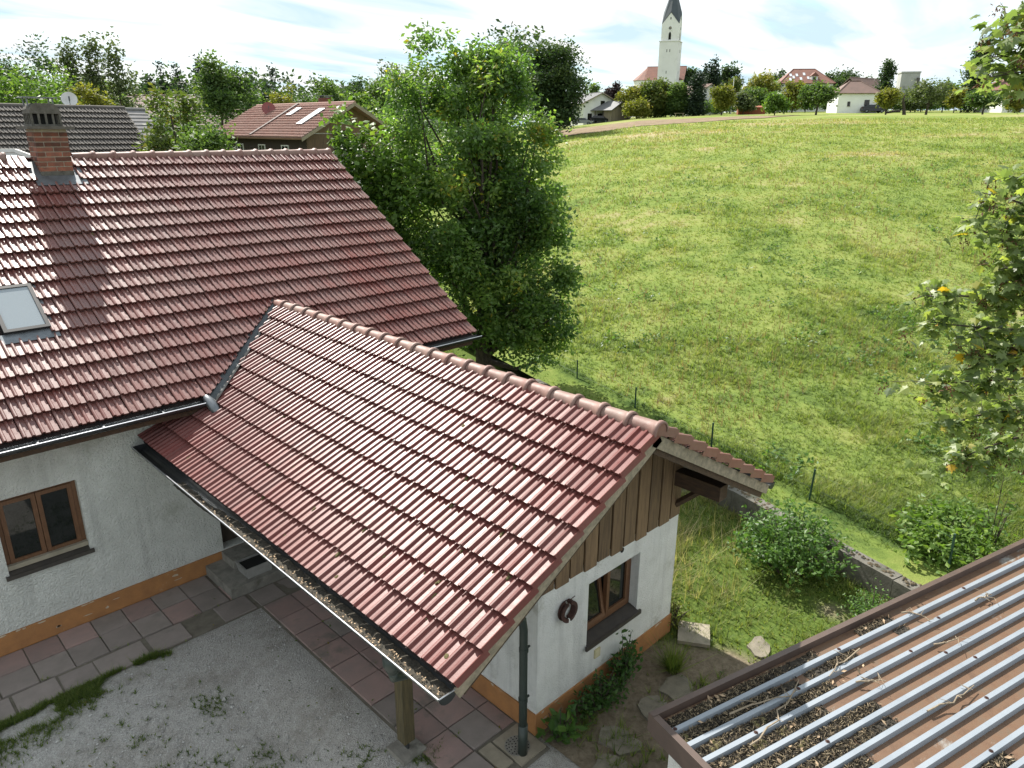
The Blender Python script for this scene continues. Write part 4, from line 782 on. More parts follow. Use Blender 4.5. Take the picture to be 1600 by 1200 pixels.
for pn_, a, b_ in LIT:
    V, P = rectgrid(a, b_, pan(pn_) - .046, pan(pn_) + .046, max(4, int((b_ - a) / .06)), 5, zf + .004); V[:, 2] += .016 * fbm(V[:, 0] * 9 + pn_, V[:, 1] * 20, 3) * sstep(0, .25, b_ - V[:, 0]) * sstep(.3, .5, fbm(V[:, 0] * 3 + pn_ * 7, V[:, 0] * 0 + pn_, 3)) - .006 * sstep(.14, .0, b_ - V[:, 0]); k.add(xf(GM, V), P)
k.build('mould_layer', mat('mould_soil', (0.028, 0.025, 0.02), 1, (0.06, 0.05, 0.036), 50, bump=1, bscale=140), ga_, kind='stuff')
k = MB()
for pn_, x in ((3, .62), (3, .9), (2, .3), (2, .78), (1, .12), (4, .95), (5, .6)):
    for q in range(5): 
        c = xf(GM, np.array([(x + random.uniform(-.07, .07), pan(pn_) + random.uniform(-.03, .03), zf + .008)]))[0]; n = 8; a = np.arange(n) * 2 * pi / n; r_ = random.uniform(.02, .045); V = [c + np.array((0, 0, .028))] + [c + np.array((r_ * math.cos(t), r_ * math.sin(t), 0)) * random.uniform(.8, 1.2) for t in a]; k.add(np.array(V), np.array([(0, 1 + i, 1 + (i + 1) % n) for i in range(n)]))
k.build('moss_cushions', M['moss'], ga_, kind='stuff')
TWIGS = [((.62, 1), (.85, 1.2), (1.35, 1.6), 'long thin twig lying across the second and third roof rib'), ((.5, 3.0), (1.0, 2.4), (1.45, 1.1), 'curved pale twig nearest the garage roof corner'), ((2.3, 1.1), (2.0, 1.3), (1.75, 1.6), 'dark twig in the shadowed pan near the back fascia'), ((3.2, 0.2), (3.35, .9), (3.3, 1.6), 'upright dead twig tuft by the back fascia'), ((4.1, 1.6), (4.25, 1.9), (4.3, 1.5), 'small hooked twig high on the rusty sheet'), ((3.0, 2.9), (3.15, 3.3), (3.3, 3.0), 'forked twig on the bare rusty sheet'), ((2.1, 5.6), (2.4, 6.0), (2.75, 5.7), 'bundle of crossed twigs in the middle of the roof'), ((3.9, 6.3), (4.1, 6.6), (4.3, 6.2), 'bent twig among the lower ribs'), ((1.9, 2.6), (1.98, 3.1), (2.15, 3.2), 'short stick curled beside the leaf mould')]
for a, b_, c, lab in TWIGS:
    q = [np.array((p_[0], -.228 - p_[1] * RP + RP / 2, GZT - .012 + .02 * j)) for j, p_ in ((0, a), (1, b_), (0, c))]; t = np.linspace(0, 1, 9)[:, None]; cur = (1 - t) ** 2 * q[0] + 2 * t * (1 - t) * q[1] + t ** 2 * q[2]; cur[:, :2] += rng.normal(0, .012, (9, 2)); k = MB(); k.tube(xf(GM, cur), np.linspace(.009, .004, 9), 6)
    for w_ in range(3): s0_ = cur[3 + w_ * 2]; k.tube(xf(GM, np.array([s0_, s0_ + np.array((random.uniform(-.05, .05), random.uniform(-.08, .08), .02)), s0_ + np.array((random.uniform(-.1, .1), random.uniform(-.14, .14), .03))])), [.004, .003, .002], 5)
    tag(k.build('twig', M['twig']), lab, 'twig', 'dead twigs on the garage roof')

# ------------------------------------------------------------------ plants: helpers
def blades(C, h, w, nb, tint, lean=.5, name='grass', mt=None, kind='stuff', parent=None, seg=1):
    """C (n,3) tuft feet; h,w,tint (n,). Each tuft has NB triangular blades."""
    n = len(C); C = np.repeat(C, nb, 0); h = np.repeat(np.broadcast_to(h, n), nb) * rng.uniform(.55, 1.2, n * nb); w = np.repeat(np.broadcast_to(w, n), nb); tt = np.clip(np.repeat(tint, nb) + rng.normal(0, .17, n * nb), 0, 1)
    a = rng.uniform(0, 2 * pi, n * nb); l = np.abs(rng.normal(0, lean, n * nb)); d = np.stack([np.cos(a), np.sin(a), 0 * a], 1); sd_ = np.stack([-np.sin(a), np.cos(a), 0 * a], 1); b0 = C + d * (h * .18)[:, None] * rng.uniform(0, 1, (n * nb, 1))
    tip = b0 + d * (h * l)[:, None]; tip[:, 2] += h; V = np.stack([b0 - sd_ * w[:, None] * .5, b0 + sd_ * w[:, None] * .5, tip], 1).reshape(-1, 3); P = np.arange(len(V)).reshape(-1, 3)
    return obj(name, V, P, mt or M['grass'], parent, kind=kind, attr=np.repeat(tt, 3))
def leaves_mesh(C, size, tint, up=.5, aspect=.55, droop=0., face=None):
    """one folded quad per leaf"""
    n = len(C); d = rng.standard_normal((n, 3)); d[:, 2] = d[:, 2] * .6 - droop; d /= np.linalg.norm(d, axis=1)[:, None]; nn = rng.standard_normal((n, 3)); nn[:, 2] += up * 2
    s = np.cross(d, nn); s /= np.linalg.norm(s, axis=1)[:, None] + 1e-9; nn = np.cross(s, d); L_ = (np.broadcast_to(size, n) * rng.uniform(.7, 1.3, n))[:, None]
    V = np.stack([C, C + d * L_ * .5 + s * L_ * aspect * .5 - nn * L_ * .06, C + d * L_, C + d * L_ * .5 - s * L_ * aspect * .5 - nn * L_ * .06], 1).reshape(-1, 3)
    return V, np.arange(n * 4).reshape(-1, 4), np.repeat(np.clip(tint, 0, 1), 4)
def crown_points(ells, n, edge=.42):
    vol = np.array([e[3] * e[4] * e[5] for e in ells]) ** .85; pick = rng.choice(len(ells), n, p=vol / vol.sum()); E_ = np.array(ells)[pick]; d = rng.standard_normal((n, 3)); d /= np.linalg.norm(d, axis=1)[:, None]; r_ = rng.random(n)[:, None] ** edge; return E_[:, :3] + d * r_ * E_[:, 3:], r_[:, 0]
def tree(name, label, cat, base, ells, mt, clumps, per, leaf, spread, group=None, trunk=.15, top=None, limbs=8, up=.4, droop=0., aspect=.55, edge=.42, tone=(.45, .16), twist=.1, bark=None, flat=1., warm=0., boughs=0, br=.4):
    """trunk and limbs as one part, foliage as the crown; ellipsoids are given relative to the base in metres"""
    base = np.array(base, float); t = thing(name, label, cat, base, group); pts, rr = crown_points(ells, clumps, edge); top_ = top if top else max(e[2] for e in ells)
    bt = 0
    if boughs:
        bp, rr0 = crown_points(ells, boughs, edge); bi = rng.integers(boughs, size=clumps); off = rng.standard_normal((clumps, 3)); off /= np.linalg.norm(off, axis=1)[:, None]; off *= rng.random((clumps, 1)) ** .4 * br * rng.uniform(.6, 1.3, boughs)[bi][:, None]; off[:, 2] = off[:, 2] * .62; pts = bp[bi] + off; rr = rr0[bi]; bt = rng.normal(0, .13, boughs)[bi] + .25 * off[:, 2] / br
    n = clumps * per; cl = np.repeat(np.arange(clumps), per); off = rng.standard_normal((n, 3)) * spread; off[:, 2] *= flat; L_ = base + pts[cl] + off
    tone_c = rng.normal(tone[0], tone[1] * .6, clumps) + .12 * (rr - .7) + bt; tt = tone_c[cl] + rng.normal(0, .10, n) + (rng.random(n) < warm) * .6  # tint lighter outward and on bough tops: light put into the leaf colour
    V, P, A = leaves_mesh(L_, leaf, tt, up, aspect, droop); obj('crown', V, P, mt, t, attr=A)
    k = MB(); hs = np.linspace(0, 1, 7); cen = np.array([np.mean([e[0] for e in ells]), np.mean([e[1] for e in ells]), 0]); tr = np.array([base + cen * s * .8 + np.array((math.sin(s * 5 + base[0]) * twist * s, math.cos(s * 4 + base[1]) * twist * s, s * top_)) for s in hs]); tr[0, 2] -= .15
    k.tube(tr, trunk * (1.15 - hs * .95), 8)
    for i in range(limbs):
        p = pts[rng.integers(clumps)] * np.array((.85, .85, 1)) + base; s = np.clip((p[2] - base[2]) / top_ * rng.uniform(.35, .7), .12, .9); st_ = np.array([np.interp(s, hs, tr[:, j]) for j in range(3)]); mid = st_ * .45 + p * .55 + rng.normal(0, .08, 3) * np.linalg.norm(p - st_) - np.array((0, 0, .08 * np.linalg.norm(p - st_))); r0 = trunk * (1 - s * .8) * .5
        k.tube([st_, mid, p], [r0, r0 * .6, r0 * .2], 6, False)
    k.build('trunk', bark or M['bark'], t); return t

# ------------------------------------------------------------------ grass
n = 104000; Fg = np.exp(rng.uniform(math.log(10.5), math.log(82), n)); Rg = Fg * rng.uniform(-.12, .95, n); X = _s * Rg + _c * Fg; Y = -_c * Rg + _s * Fg; s = (X - BP[0]) * BN[0] + (Y - BP[1]) * BN[1]; ok = (s > .2) & ((Fg < 82) | (Rg > .37 * Fg)); X, Y, Fg, s = X[ok], Y[ok], Fg[ok], s[ok]
keep = (s > .98) | (rng.random(len(s)) < .5); X, Y, Fg, s = X[keep], Y[keep], Fg[keep], s[keep]
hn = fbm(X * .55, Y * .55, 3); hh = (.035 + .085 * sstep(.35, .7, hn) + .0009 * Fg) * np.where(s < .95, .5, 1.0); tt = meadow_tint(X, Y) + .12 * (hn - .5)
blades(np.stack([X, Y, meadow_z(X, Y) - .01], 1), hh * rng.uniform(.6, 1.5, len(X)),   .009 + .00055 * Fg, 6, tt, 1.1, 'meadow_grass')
# stray tall seed stalks in the meadow
n = 5200; Fg = np.exp(rng.uniform(math.log(13), math.log(70), n)); Rg = Fg * rng.uniform(.0, .8, n); X = _s * Rg + _c * Fg; Y = -_c * Rg + _s * Fg; s = (X - BP[0]) * BN[0] + (Y - BP[1]) * BN[1]; ok = (s > 1.0) & (fbm(X * .2 + 9, Y * .2, 3) > .48); X, Y, Fg = X[ok], Y[ok], Fg[ok]
blades(np.stack([X, Y, meadow_z(X, Y)], 1), rng.uniform(.12, .34, len(X)), .006 + .0003 * Fg, 5, np.full(len(X), .74), .35, 'seed_stalks', M['stalk'])
n = 2600; Fg = np.exp(rng.uniform(math.log(11), math.log(48), n)); Rg = Fg * rng.uniform(-.05, .85, n); X = _s * Rg + _c * Fg; Y = -_c * Rg + _s * Fg; s = (X - BP[0]) * BN[0] + (Y - BP[1]) * BN[1]; ok = (s > .3) & (fbm(X * .35 + 20, Y * .35, 3) > .5); X, Y = np.repeat(X[ok], 9), np.repeat(Y[ok], 9); X = X + rng.normal(0, .10, len(X)); Y = Y + rng.normal(0, .10, len(Y))
V, P, A = leaves_mesh(np.stack([X, Y, meadow_z(X, Y) + .05 + .06 * rng.random(len(X))], 1), .11, rng.normal(.35, .25, len(X)), up=1.2); obj('meadow_weeds', V, P, M['weed'], kind='stuff', attr=A)
# lawn and weeds in the garden
n = 34000; X = rng.uniform(5.2, 15, n); Y = rng.uniform(-1.0, 18, n); am = lawn_amount(X, Y); s = (X - BP[0]) * BN[0] + (Y - BP[1]) * BN[1]; ok = (rng.random(n) < am * .95 + .03) & (s < -.14) & ~((X < 7.9) & (Y > 4.68)) & ~((X < 9.2) & (Y > 10)) & (s > -6); X, Y = X[ok], Y[ok]
tall = sstep(.47, .66, fbm(X * .8 + 2, Y * .8 + 8, 3)) * sstep(8.2, 9.2, X); dry = sstep(.5, .66, fbm(X * .7 + 30, Y * .7, 3)) * sstep(8.3, 9.5, X) * sstep(3.4, 5.0, Y)
blades(np.stack([X, Y, np.zeros(len(X)) - .01], 1), .03 + .06 * rng.random(len(X)) + .10 * tall + .14 * dry, .011, 7, .30 + .35 * dry + .2 * rng.random(len(X)), .9, 'garden_grass')
n = 300; X = rng.normal(9.3, .8, n); Y = rng.normal(6.0, .7, n); s = (X - BP[0]) * BN[0] + (Y - BP[1]) * BN[1]; ok = (s < -.2) & (X > 7.95); X, Y = X[ok], Y[ok]
blades(np.stack([X, Y, np.zeros(len(X))], 1), rng.uniform(.25, .6, len(X)), .008, 7, .70 + .25 * rng.random(len(X)), .8, 'dry_grass')
n = 900; X = rng.uniform(5.3, 8.6, n); Y = rng.uniform(2.9, 4.55, n); ok = fbm(X * 1.6 + 11, Y * 1.6, 3) > .52; X, Y = X[ok], Y[ok]
blades(np.stack([X, Y, np.zeros(len(X))], 1), rng.uniform(.05, .16, len(X)), .010, 8, .15 + .35 * rng.random(len(X)), .9, 'path_weeds')
# grass and moss along the gravel edge
n = 7000; t = rng.beta(1.1, 1.4, n); X = -.8 + t * 4.5; Y = 9.30 - np.abs(rng.standard_normal(n)) * (.07 + .26 * sstep(2.6, .0, X)); ok = fbm(X * 2.2, Y * 2.2 + 4, 3) > .26 + .4 * sstep(2.2, 3.3, X); X, Y = X[ok], Y[ok]
blades(np.stack([X, Y, -.01 + yard_z(X, Y)], 1), .03 + .045 * rng.random(len(X)), .007, 7, .08 + .30 * rng.random(len(X)), .9, 'edge_grass')
n = 1500; X = rng.uniform(-1, 5, n); Y = rng.uniform(4.4, 10.2, n); f = np.minimum(np.abs(Y - 9.745), np.minimum(np.abs(Y - 9.28), np.abs(X - 4.40) + (Y > 9.2) * 9)); ok = (f < .025) & (rng.random(n) < .8); X, Y = X[ok], Y[ok]
blades(np.stack([X, Y, np.zeros(len(X))], 1), .03 + .03 * rng.random(len(X)), .008, 8, .2 + .3 * rng.random(len(X)), 1.0, 'joint_weeds')
cs_ = [(2.2, 7.2, .5), (2.75, 6.8, .35), (2.9, 6.2, .4), (1.6, 8.1, .5), (1.9, 7.6, .4), (3.4, 5.9, .3), (2.3, 6.5, .45), (1.1, 8.0, .4), (3.85, 5.3, .22), (4.1, 5.45, .2), (2.6, 8.0, .3)]
X = np.concatenate([rng.normal(a, c * .45, 90) for a, b_, c in cs_]); Y = np.concatenate([rng.normal(b_, c * .45, 90) for a, b_, c in cs_]); ok = (fbm(X * 6, Y * 6, 2) > .5) & ((X < 3.7) | (Y < 5.45)) ; X, Y = X[ok], Y[ok]
blades(np.stack([X, Y, -.01 + yard_z(X, Y)], 1), .02 + .03 * rng.random(len(X)), .009, 7, .08 + .15 * rng.random(len(X)), 1.1, 'gravel_weeds')
# loose pebbles
n = 15000; X = rng.uniform(-.6, 3.9, n); Y = rng.uniform(4.2, 9.2, n); ok = (fbm(X * 1.1, Y * 1.1, 3) < .62); X, Y = X[ok], Y[ok]; n = len(X); o6 = np.array([(1, 0, 0), (0, 1, 0), (-1, 0, 0), (0, -1, 0), (0, 0, .8), (0, 0, -.3)]); V = o6[None] * rng.uniform(.6, 1.4, (n, 6, 1)) * rng.gamma(4, .0018, (n, 1, 1)) + np.stack([X, Y, -.010 + yard_z(X, Y)], 1)[:, None]
o8 = np.array([(0, 1, 4), (1, 2, 4), (2, 3, 4), (3, 0, 4)]); m, b, p = newmat('pebble'); a = b.new('ShaderNodeAttribute', attribute_name='tint'); b.ln(b.ramp(a.outputs['Fac'], [(0, (0.22, 0.213, 0.203)), (.6, (0.33, 0.32, 0.31)), (1, (0.50, 0.49, 0.475))]), p.inputs['Base Color']); p.inputs['Roughness'].default_value = .9
obj('gravel', V.reshape(-1, 3), (o8[None] + (np.arange(n) * 6)[:, None, None]).reshape(-1, 3), m, kind='stuff', attr=np.repeat(rng.random(n), 6))

# ------------------------------------------------------------------ near plants
def plant(name, label, cat, base, C, size, mt, tint, stems, group=None, **kw):
    t = thing(name, label, cat, base, group); V, P, A = leaves_mesh(C, size, tint, **kw); obj('foliage', V, P, mt, t, attr=A); k = MB()
    for s_ in stems: k.tube(s_, np.linspace(.010, .004, len(s_)), 5, False)
    k.build('stem', M['bark'], t); return t
def shrub(name, label, cat, base, rx, ry, h, nst, per, size, mt, spread, up=.7, tone=.5, group=None):
    base = np.array(base, float); C = []; T = []; st_ = []
    for i in range(nst):
        a = rng.uniform(0, 2 * pi); r_ = rng.random() ** .5; e = base + np.array((math.cos(a) * rx * r_, math.sin(a) * ry * r_, h * rng.uniform(.45, 1.0) * (1.05 - .55 * r_ ** 2))); b0 = base + (e - base) * np.array((.25, .25, 0)); mid = (b0 + e) / 2 + np.array((0, 0, .12 * h)); st_.append(np.array([b0, mid, e]))
        for q in range(per): f = rng.beta(2.2, 1.1); p_ = (1 - f) ** 2 * b0 + 2 * f * (1 - f) * mid + f * f * e; C.append(p_ + rng.normal(0, spread, 3)); T.append(tone + rng.normal(0, .16))
    C = np.array(C); C[:, 2] = np.maximum(C[:, 2], base[2] + .03); return plant(name, label, cat, base, C, size, mt, np.array(T), st_[:40], group, up=up)
shrub('shrub', 'dense bright green shrub in front of the garden wall', 'shrub', (10.55, 4.25, 0), .95, .95, 1.2, 95, 36, .085, M['weed'], .07, tone=.42)
shrub('shrub', 'low spreading shrub touching the back edge of the garage roof', 'shrub', (12.6, 2.55, .36), 1.3, .8, .52, 90, 34, .11, M['lime'], .09, tone=.6)
shrub('shrub', 'small feathery green bush between wall end and garage roof', 'shrub', (10.1, 2.75, 0), .45, .4, .55, 40, 26, .05, M['weed'], .06, tone=.5)
shrub('corner_weed', 'broad leaved weed growing beside the downpipe', 'plant', (5.22, 4.45, 0), .26, .2, .5, 16, 5, .14, M['weed'], .05, tone=.25)
shrub('wall_weed', 'dark bushy weed growing along the foot of the gable wall', 'plant', (5.95, 4.48, 0), .55, .2, .45, 60, 16, .055, M['weed'], .05, tone=.06)
shrub('wall_vine', 'tall dark leaved climber against the ochre plinth below the window', 'plant', (6.55, 4.54, 0), .24, .12, .82, 22, 14, .075, M['weed'], .045, tone=.05)
shrub('yellow_shrub', 'small yellow green bush at the right corner of the gable wall', 'plant', (8.0, 4.75, 0), .25, .25, .42, 26, 16, .05, M['yellow'], .05, tone=.35)
t = thing('grass_tuft', 'round ornamental grass tuft in front of the gable wall', 'grass tuft', (7.2, 4.22, 0)); C = np.array([(7.2, 4.22, 0)]) + rng.normal(0, .035, (46, 3)) * np.array((1, 1, 0)); blades(C, .30, .012, 8, np.full(46, .3), .75, 'tuft', M['grass'], None, t)
# dead leaves on the ground
n = 170; X = np.concatenate([rng.uniform(-.5, 5, 90), rng.uniform(5.2, 9, 80)]); Y = np.concatenate([rng.uniform(4.6, 10.3, 90), rng.uniform(2.2, 4.5, 80)]); zl_ = np.where(X < 3.7, yard_z(X, Y), 0); V, P, A = leaves_mesh(np.stack([X, Y, .018 + zl_], 1), .045, rng.random(n), up=6); V[:, 2] = np.maximum(V[:, 2], .010 + np.repeat(zl_, 4)); obj('fallen_leaves', V, P, M['brownish'], kind='stuff', attr=A)
V, P, A = leaves_mesh(np.stack([GX + rng.uniform(-.085, -.01, 240), GY0 + .03 + rng.beta(1, 1.5, 240) * 4.6, np.full(240, GZ - .005) + rng.random(240) * .02], 1), .026, rng.random(240), up=1.5); obj('gutter_leaves', V, P, D.materials['dry_leaf'], ga, kind='stuff', attr=A)

# ------------------------------------------------------------------ big trees near the house
def rel(dF, dR, z): q = FR(dF, dR, z); return q
def ell(dR, dF, z, rx, rz, ry=None): x, y, _ = FR(dF, dR); return (x, y, z, rx, ry or rx, rz)
PB = FR(18.6, -.75, .25)
tree('pear_tree', 'big dense pear tree standing behind the two red roofs', 'tree', PB,
     [ell(-.25, 0, 4.0, 2.45, 2.2), ell(-.25, 0, 5.8, 1.75, 1.5), ell(-.3, 0, 7.0, 1.1, .9), ell(.2, 0, 8.5, .34, 1.0), ell(.2, 0, 7.8, .6, .6), ell(.75, .2, 7.8, .45, .6), ell(-1.3, 0, 7.9, .5, .75), ell(-.6, 0, 8.1, .4, .7), ell(-1.9, 0, 7.6, .5, .5), ell(-2.0, .2, 5.3, 1.05, 1.0), ell(1.15, 0, 2.9, 1.1, 1.6), ell(.6, -.2, 1.8, 1.7, 1.1), ell(1.05, .1, 6.4, .6, .8), ell(-1.9, 0, 6.9, .6, .4), ell(1.65, 0, 1.6, .8, .8), ell(1.15, 0, 4.8, .8, 1.1)],
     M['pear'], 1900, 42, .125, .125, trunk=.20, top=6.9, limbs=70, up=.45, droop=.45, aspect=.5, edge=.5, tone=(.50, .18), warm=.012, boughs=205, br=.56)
tree('maple_sapling', 'light green young maple left of the big pear tree', 'tree', FR(17.6, -3.45, .1),
     [ell(-.1, 0, 3.9, 1.1, 1.6), ell(.1, 0, 5.8, .65, 1.0), ell(-.35, 0, 6.0, .35, 1.2), ell(.75, 0, 5.4, .6, .8), ell(.5, 0, 3.2, .9, 1.4), ell(-.5, 0, 2.6, .6, 1.0)], M['lime'], 300, 26, .15, .15, trunk=.06, top=6.2, limbs=26, up=1.2, aspect=.8, edge=.6, tone=(.5, .2))
# foreground maple: lobed leaves, the largest as leaves of their own
lob = [(0, 0), (-.16, .05), (-.34, -.04), (-.28, .14), (-.52, .30), (-.28, .40), (-.30, .62), (-.13, .60), (0, 1.0), (.13, .60), (.30, .62), (.28, .40), (.52, .30), (.28, .14), (.34, -.04), (.16, .05)]
LV = np.array([(x, y, -.28 * abs(x) - .12 * y * y) for x, y in lob] + [(0, .34, .0)]); nl0 = len(lob); LP = np.array([(i, (i + 1) % nl0, nl0) for i in range(nl0)])
mp_ = thing('maple_tree', 'large leaved maple branches with yellowing leaves reaching over the garage', 'tree', FR(10.6, 9.3, 0))
BR = [((10.1, 7.7, 4.6), (9.7, 6.25, 5.35), (9.5, 5.5, 5.75)), ((10.2, 7.8, 5.2), (9.9, 6.7, 5.9), (9.6, 5.75, 6.05)), ((10.1, 7.7, 4.4), (9.8, 6.4, 4.75), (9.6, 5.35, 4.72)), ((10.0, 7.7, 4.2), (9.8, 6.5, 4.2), (9.7, 5.45, 4.35)), ((10.0, 7.8, 3.6), (9.8, 6.6, 3.55), (9.7, 5.62, 3.45)), ((10.1, 7.8, 3.2), (9.9, 6.7, 3.1), (9.7, 6.0, 2.85)), ((10.2, 7.8, 6.6), (9.8, 6.9, 7.5), (9.3, 5.40, 7.62)), ((10.2, 7.8, 6.9), (9.9, 7.0, 8.1), (9.4, 5.45, 8.0)), ((10.3, 7.9, 5.8), (10.1, 7.0, 6.4), (9.9, 6.25, 6.2)), ((10.0, 7.6, 4.8), (9.7, 6.8, 5.2), (9.5, 6.1, 5.1)), ((10.0, 7.6, 3.9), (9.6, 6.8, 4.0), (9.4, 6.0, 3.95)), ((10.4, 7.8, 2.9), (10.2, 7.0, 2.4), (9.9, 6.35, 2.2)), ((10.0, 8.0, 7.2), (9.5, 7.0, 7.7), (9.0, 5.15, 7.35)), ((10.0, 8.0, 7.6), (9.5, 7.2, 8.1), (9.1, 5.30, 7.8)), ((10.0, 8.0, 5.6), (9.8, 7.0, 5.9), (9.6, 6.3, 5.75)), ((10.0, 8.0, 4.9), (9.8, 7.1, 5.0), (9.7, 6.5, 4.8))]
nfront = len(BR)
for i in range(9): z = 3.2 + i * .62; a_ = i * 2.4; BR.append(((10.2, 7.65, z), (10.2 + .7 * math.sin(a_), 9.0 + .3 * math.cos(a_), z + .45), (10.3 + 1.6 * math.sin(a_), 9.6 + .9 * math.cos(a_), z + .4)))
leafC, leafT, seedC, wood = [], [], [], MB(); wood.tube([FR(10.6, 9.3, -.2), FR(10.5, 9.2, 3), FR(10.5, 9.15, 6), FR(10.4, 9.0, 8.6)], [.16, .13, .09, .04], 8)
for bi_, (a, b_, c) in enumerate(BR):
    t = np.linspace(0, 1, 9)[:, None]; cur = (1 - t) ** 2 * np.array(FR(a[0] + .3, a[1] + 1.6, a[2] - .2)) + 2 * t * (1 - t) * np.array(FR(b_[0], b_[1] + .16, b_[2])) + t ** 2 * np.array(FR(c[0], c[1] + .16, c[2])); wood.tube(cur, np.linspace(.035, .006, 9), 6)
    for q in range(24 if bi_ < nfront else 10):
        f = rng.uniform(.30, 1); s0_ = np.array([np.interp(f, t[:, 0], cur[:, j]) for j in range(3)]); e = s0_ + rng.normal(0, .22, 3) * np.array((1, 1, .6)) - np.array((0, 0, .03)); wood.tube(np.array([s0_, (s0_ + e) / 2 + np.array((0, 0, .03)), e]), [.006, .004, .003], 5, False)
        for w_ in range(12): leafC.append(s0_ * (1 - w_ / 11) + e * (w_ / 11) + rng.normal(0, .085, 3)); leafT.append(np.clip(rng.normal(.32, .18) + (rng.random() < .035) * .55, 0, 1))
        if rng.random() < .5:
            for w_ in range(24): seedC.append(e + np.array((0, 0, -.07)) + rng.normal(0, .045, 3))
wood.build('branches', M['bark'], mp_)
leafC = np.array(leafC); leafT = np.array(leafT); vis = []
for i, c in enumerate(leafC):
    u, v_, dd = project(c); vis.append((-(1 / dd ** 2 if u < 1605 and 0 < v_ < 1200 else 0), i))
order = [i for _, i in sorted(vis)]; crown = None; rV, rP, rA = [], [], []; leafme = {}
for qi in range(12):
    leafme[qi] = np_mesh('leaf', LV * np.array((1, 1, rng.uniform(.5, 1.6))), LP, M['mapleleaf'], attr=np.full(len(LV), .08 + qi * .078))
for k_, i in enumerate(order):
    c = leafC[i]; sz = rng.uniform(.11, .20); az = rng.uniform(0, 2 * pi); mx = Matrix.Translation(c) @ Matrix.Rotation(az, 4, 'Z') @ Matrix.Rotation(rng.normal(-.45, .4), 4, 'X') @ Matrix.Rotation(rng.normal(0, .4), 4, 'Y') @ Matrix.Scale(sz, 4)
    if k_ < 290: o = D.objects.new('leaf', leafme[int(np.clip((leafT[i] - .08) / .078, 0, 11))]); COL.objects.link(o); o.parent = mp_; o.matrix_local = Matrix.Translation(-WPOS[mp_.name]) @ mx
    else: rP.append(LP + len(LV) * len(rV)); rV.append(xf(mx, LV)); rA.append(np.full(len(LV), leafT[i]))
obj('foliage', np.concatenate(rV), np.concatenate(rP), M['mapleleaf'], mp_, kind='stuff', attr=np.concatenate(rA))
seedC = np.array(seedC); V, P, A = leaves_mesh(seedC, .055, rng.random(len(seedC)), droop=1.2, aspect=.4); obj('seed_clusters', V, P, M['seeds'], mp_, kind='stuff', attr=A)
shrub('maple_shoot', 'thin maple shoot with sparse leaves behind the garage roof', 'plant', (12.9, 2.0, .36), .22, .22, 1.5, 8, 9, .11, M['lime'], .07, tone=.4)

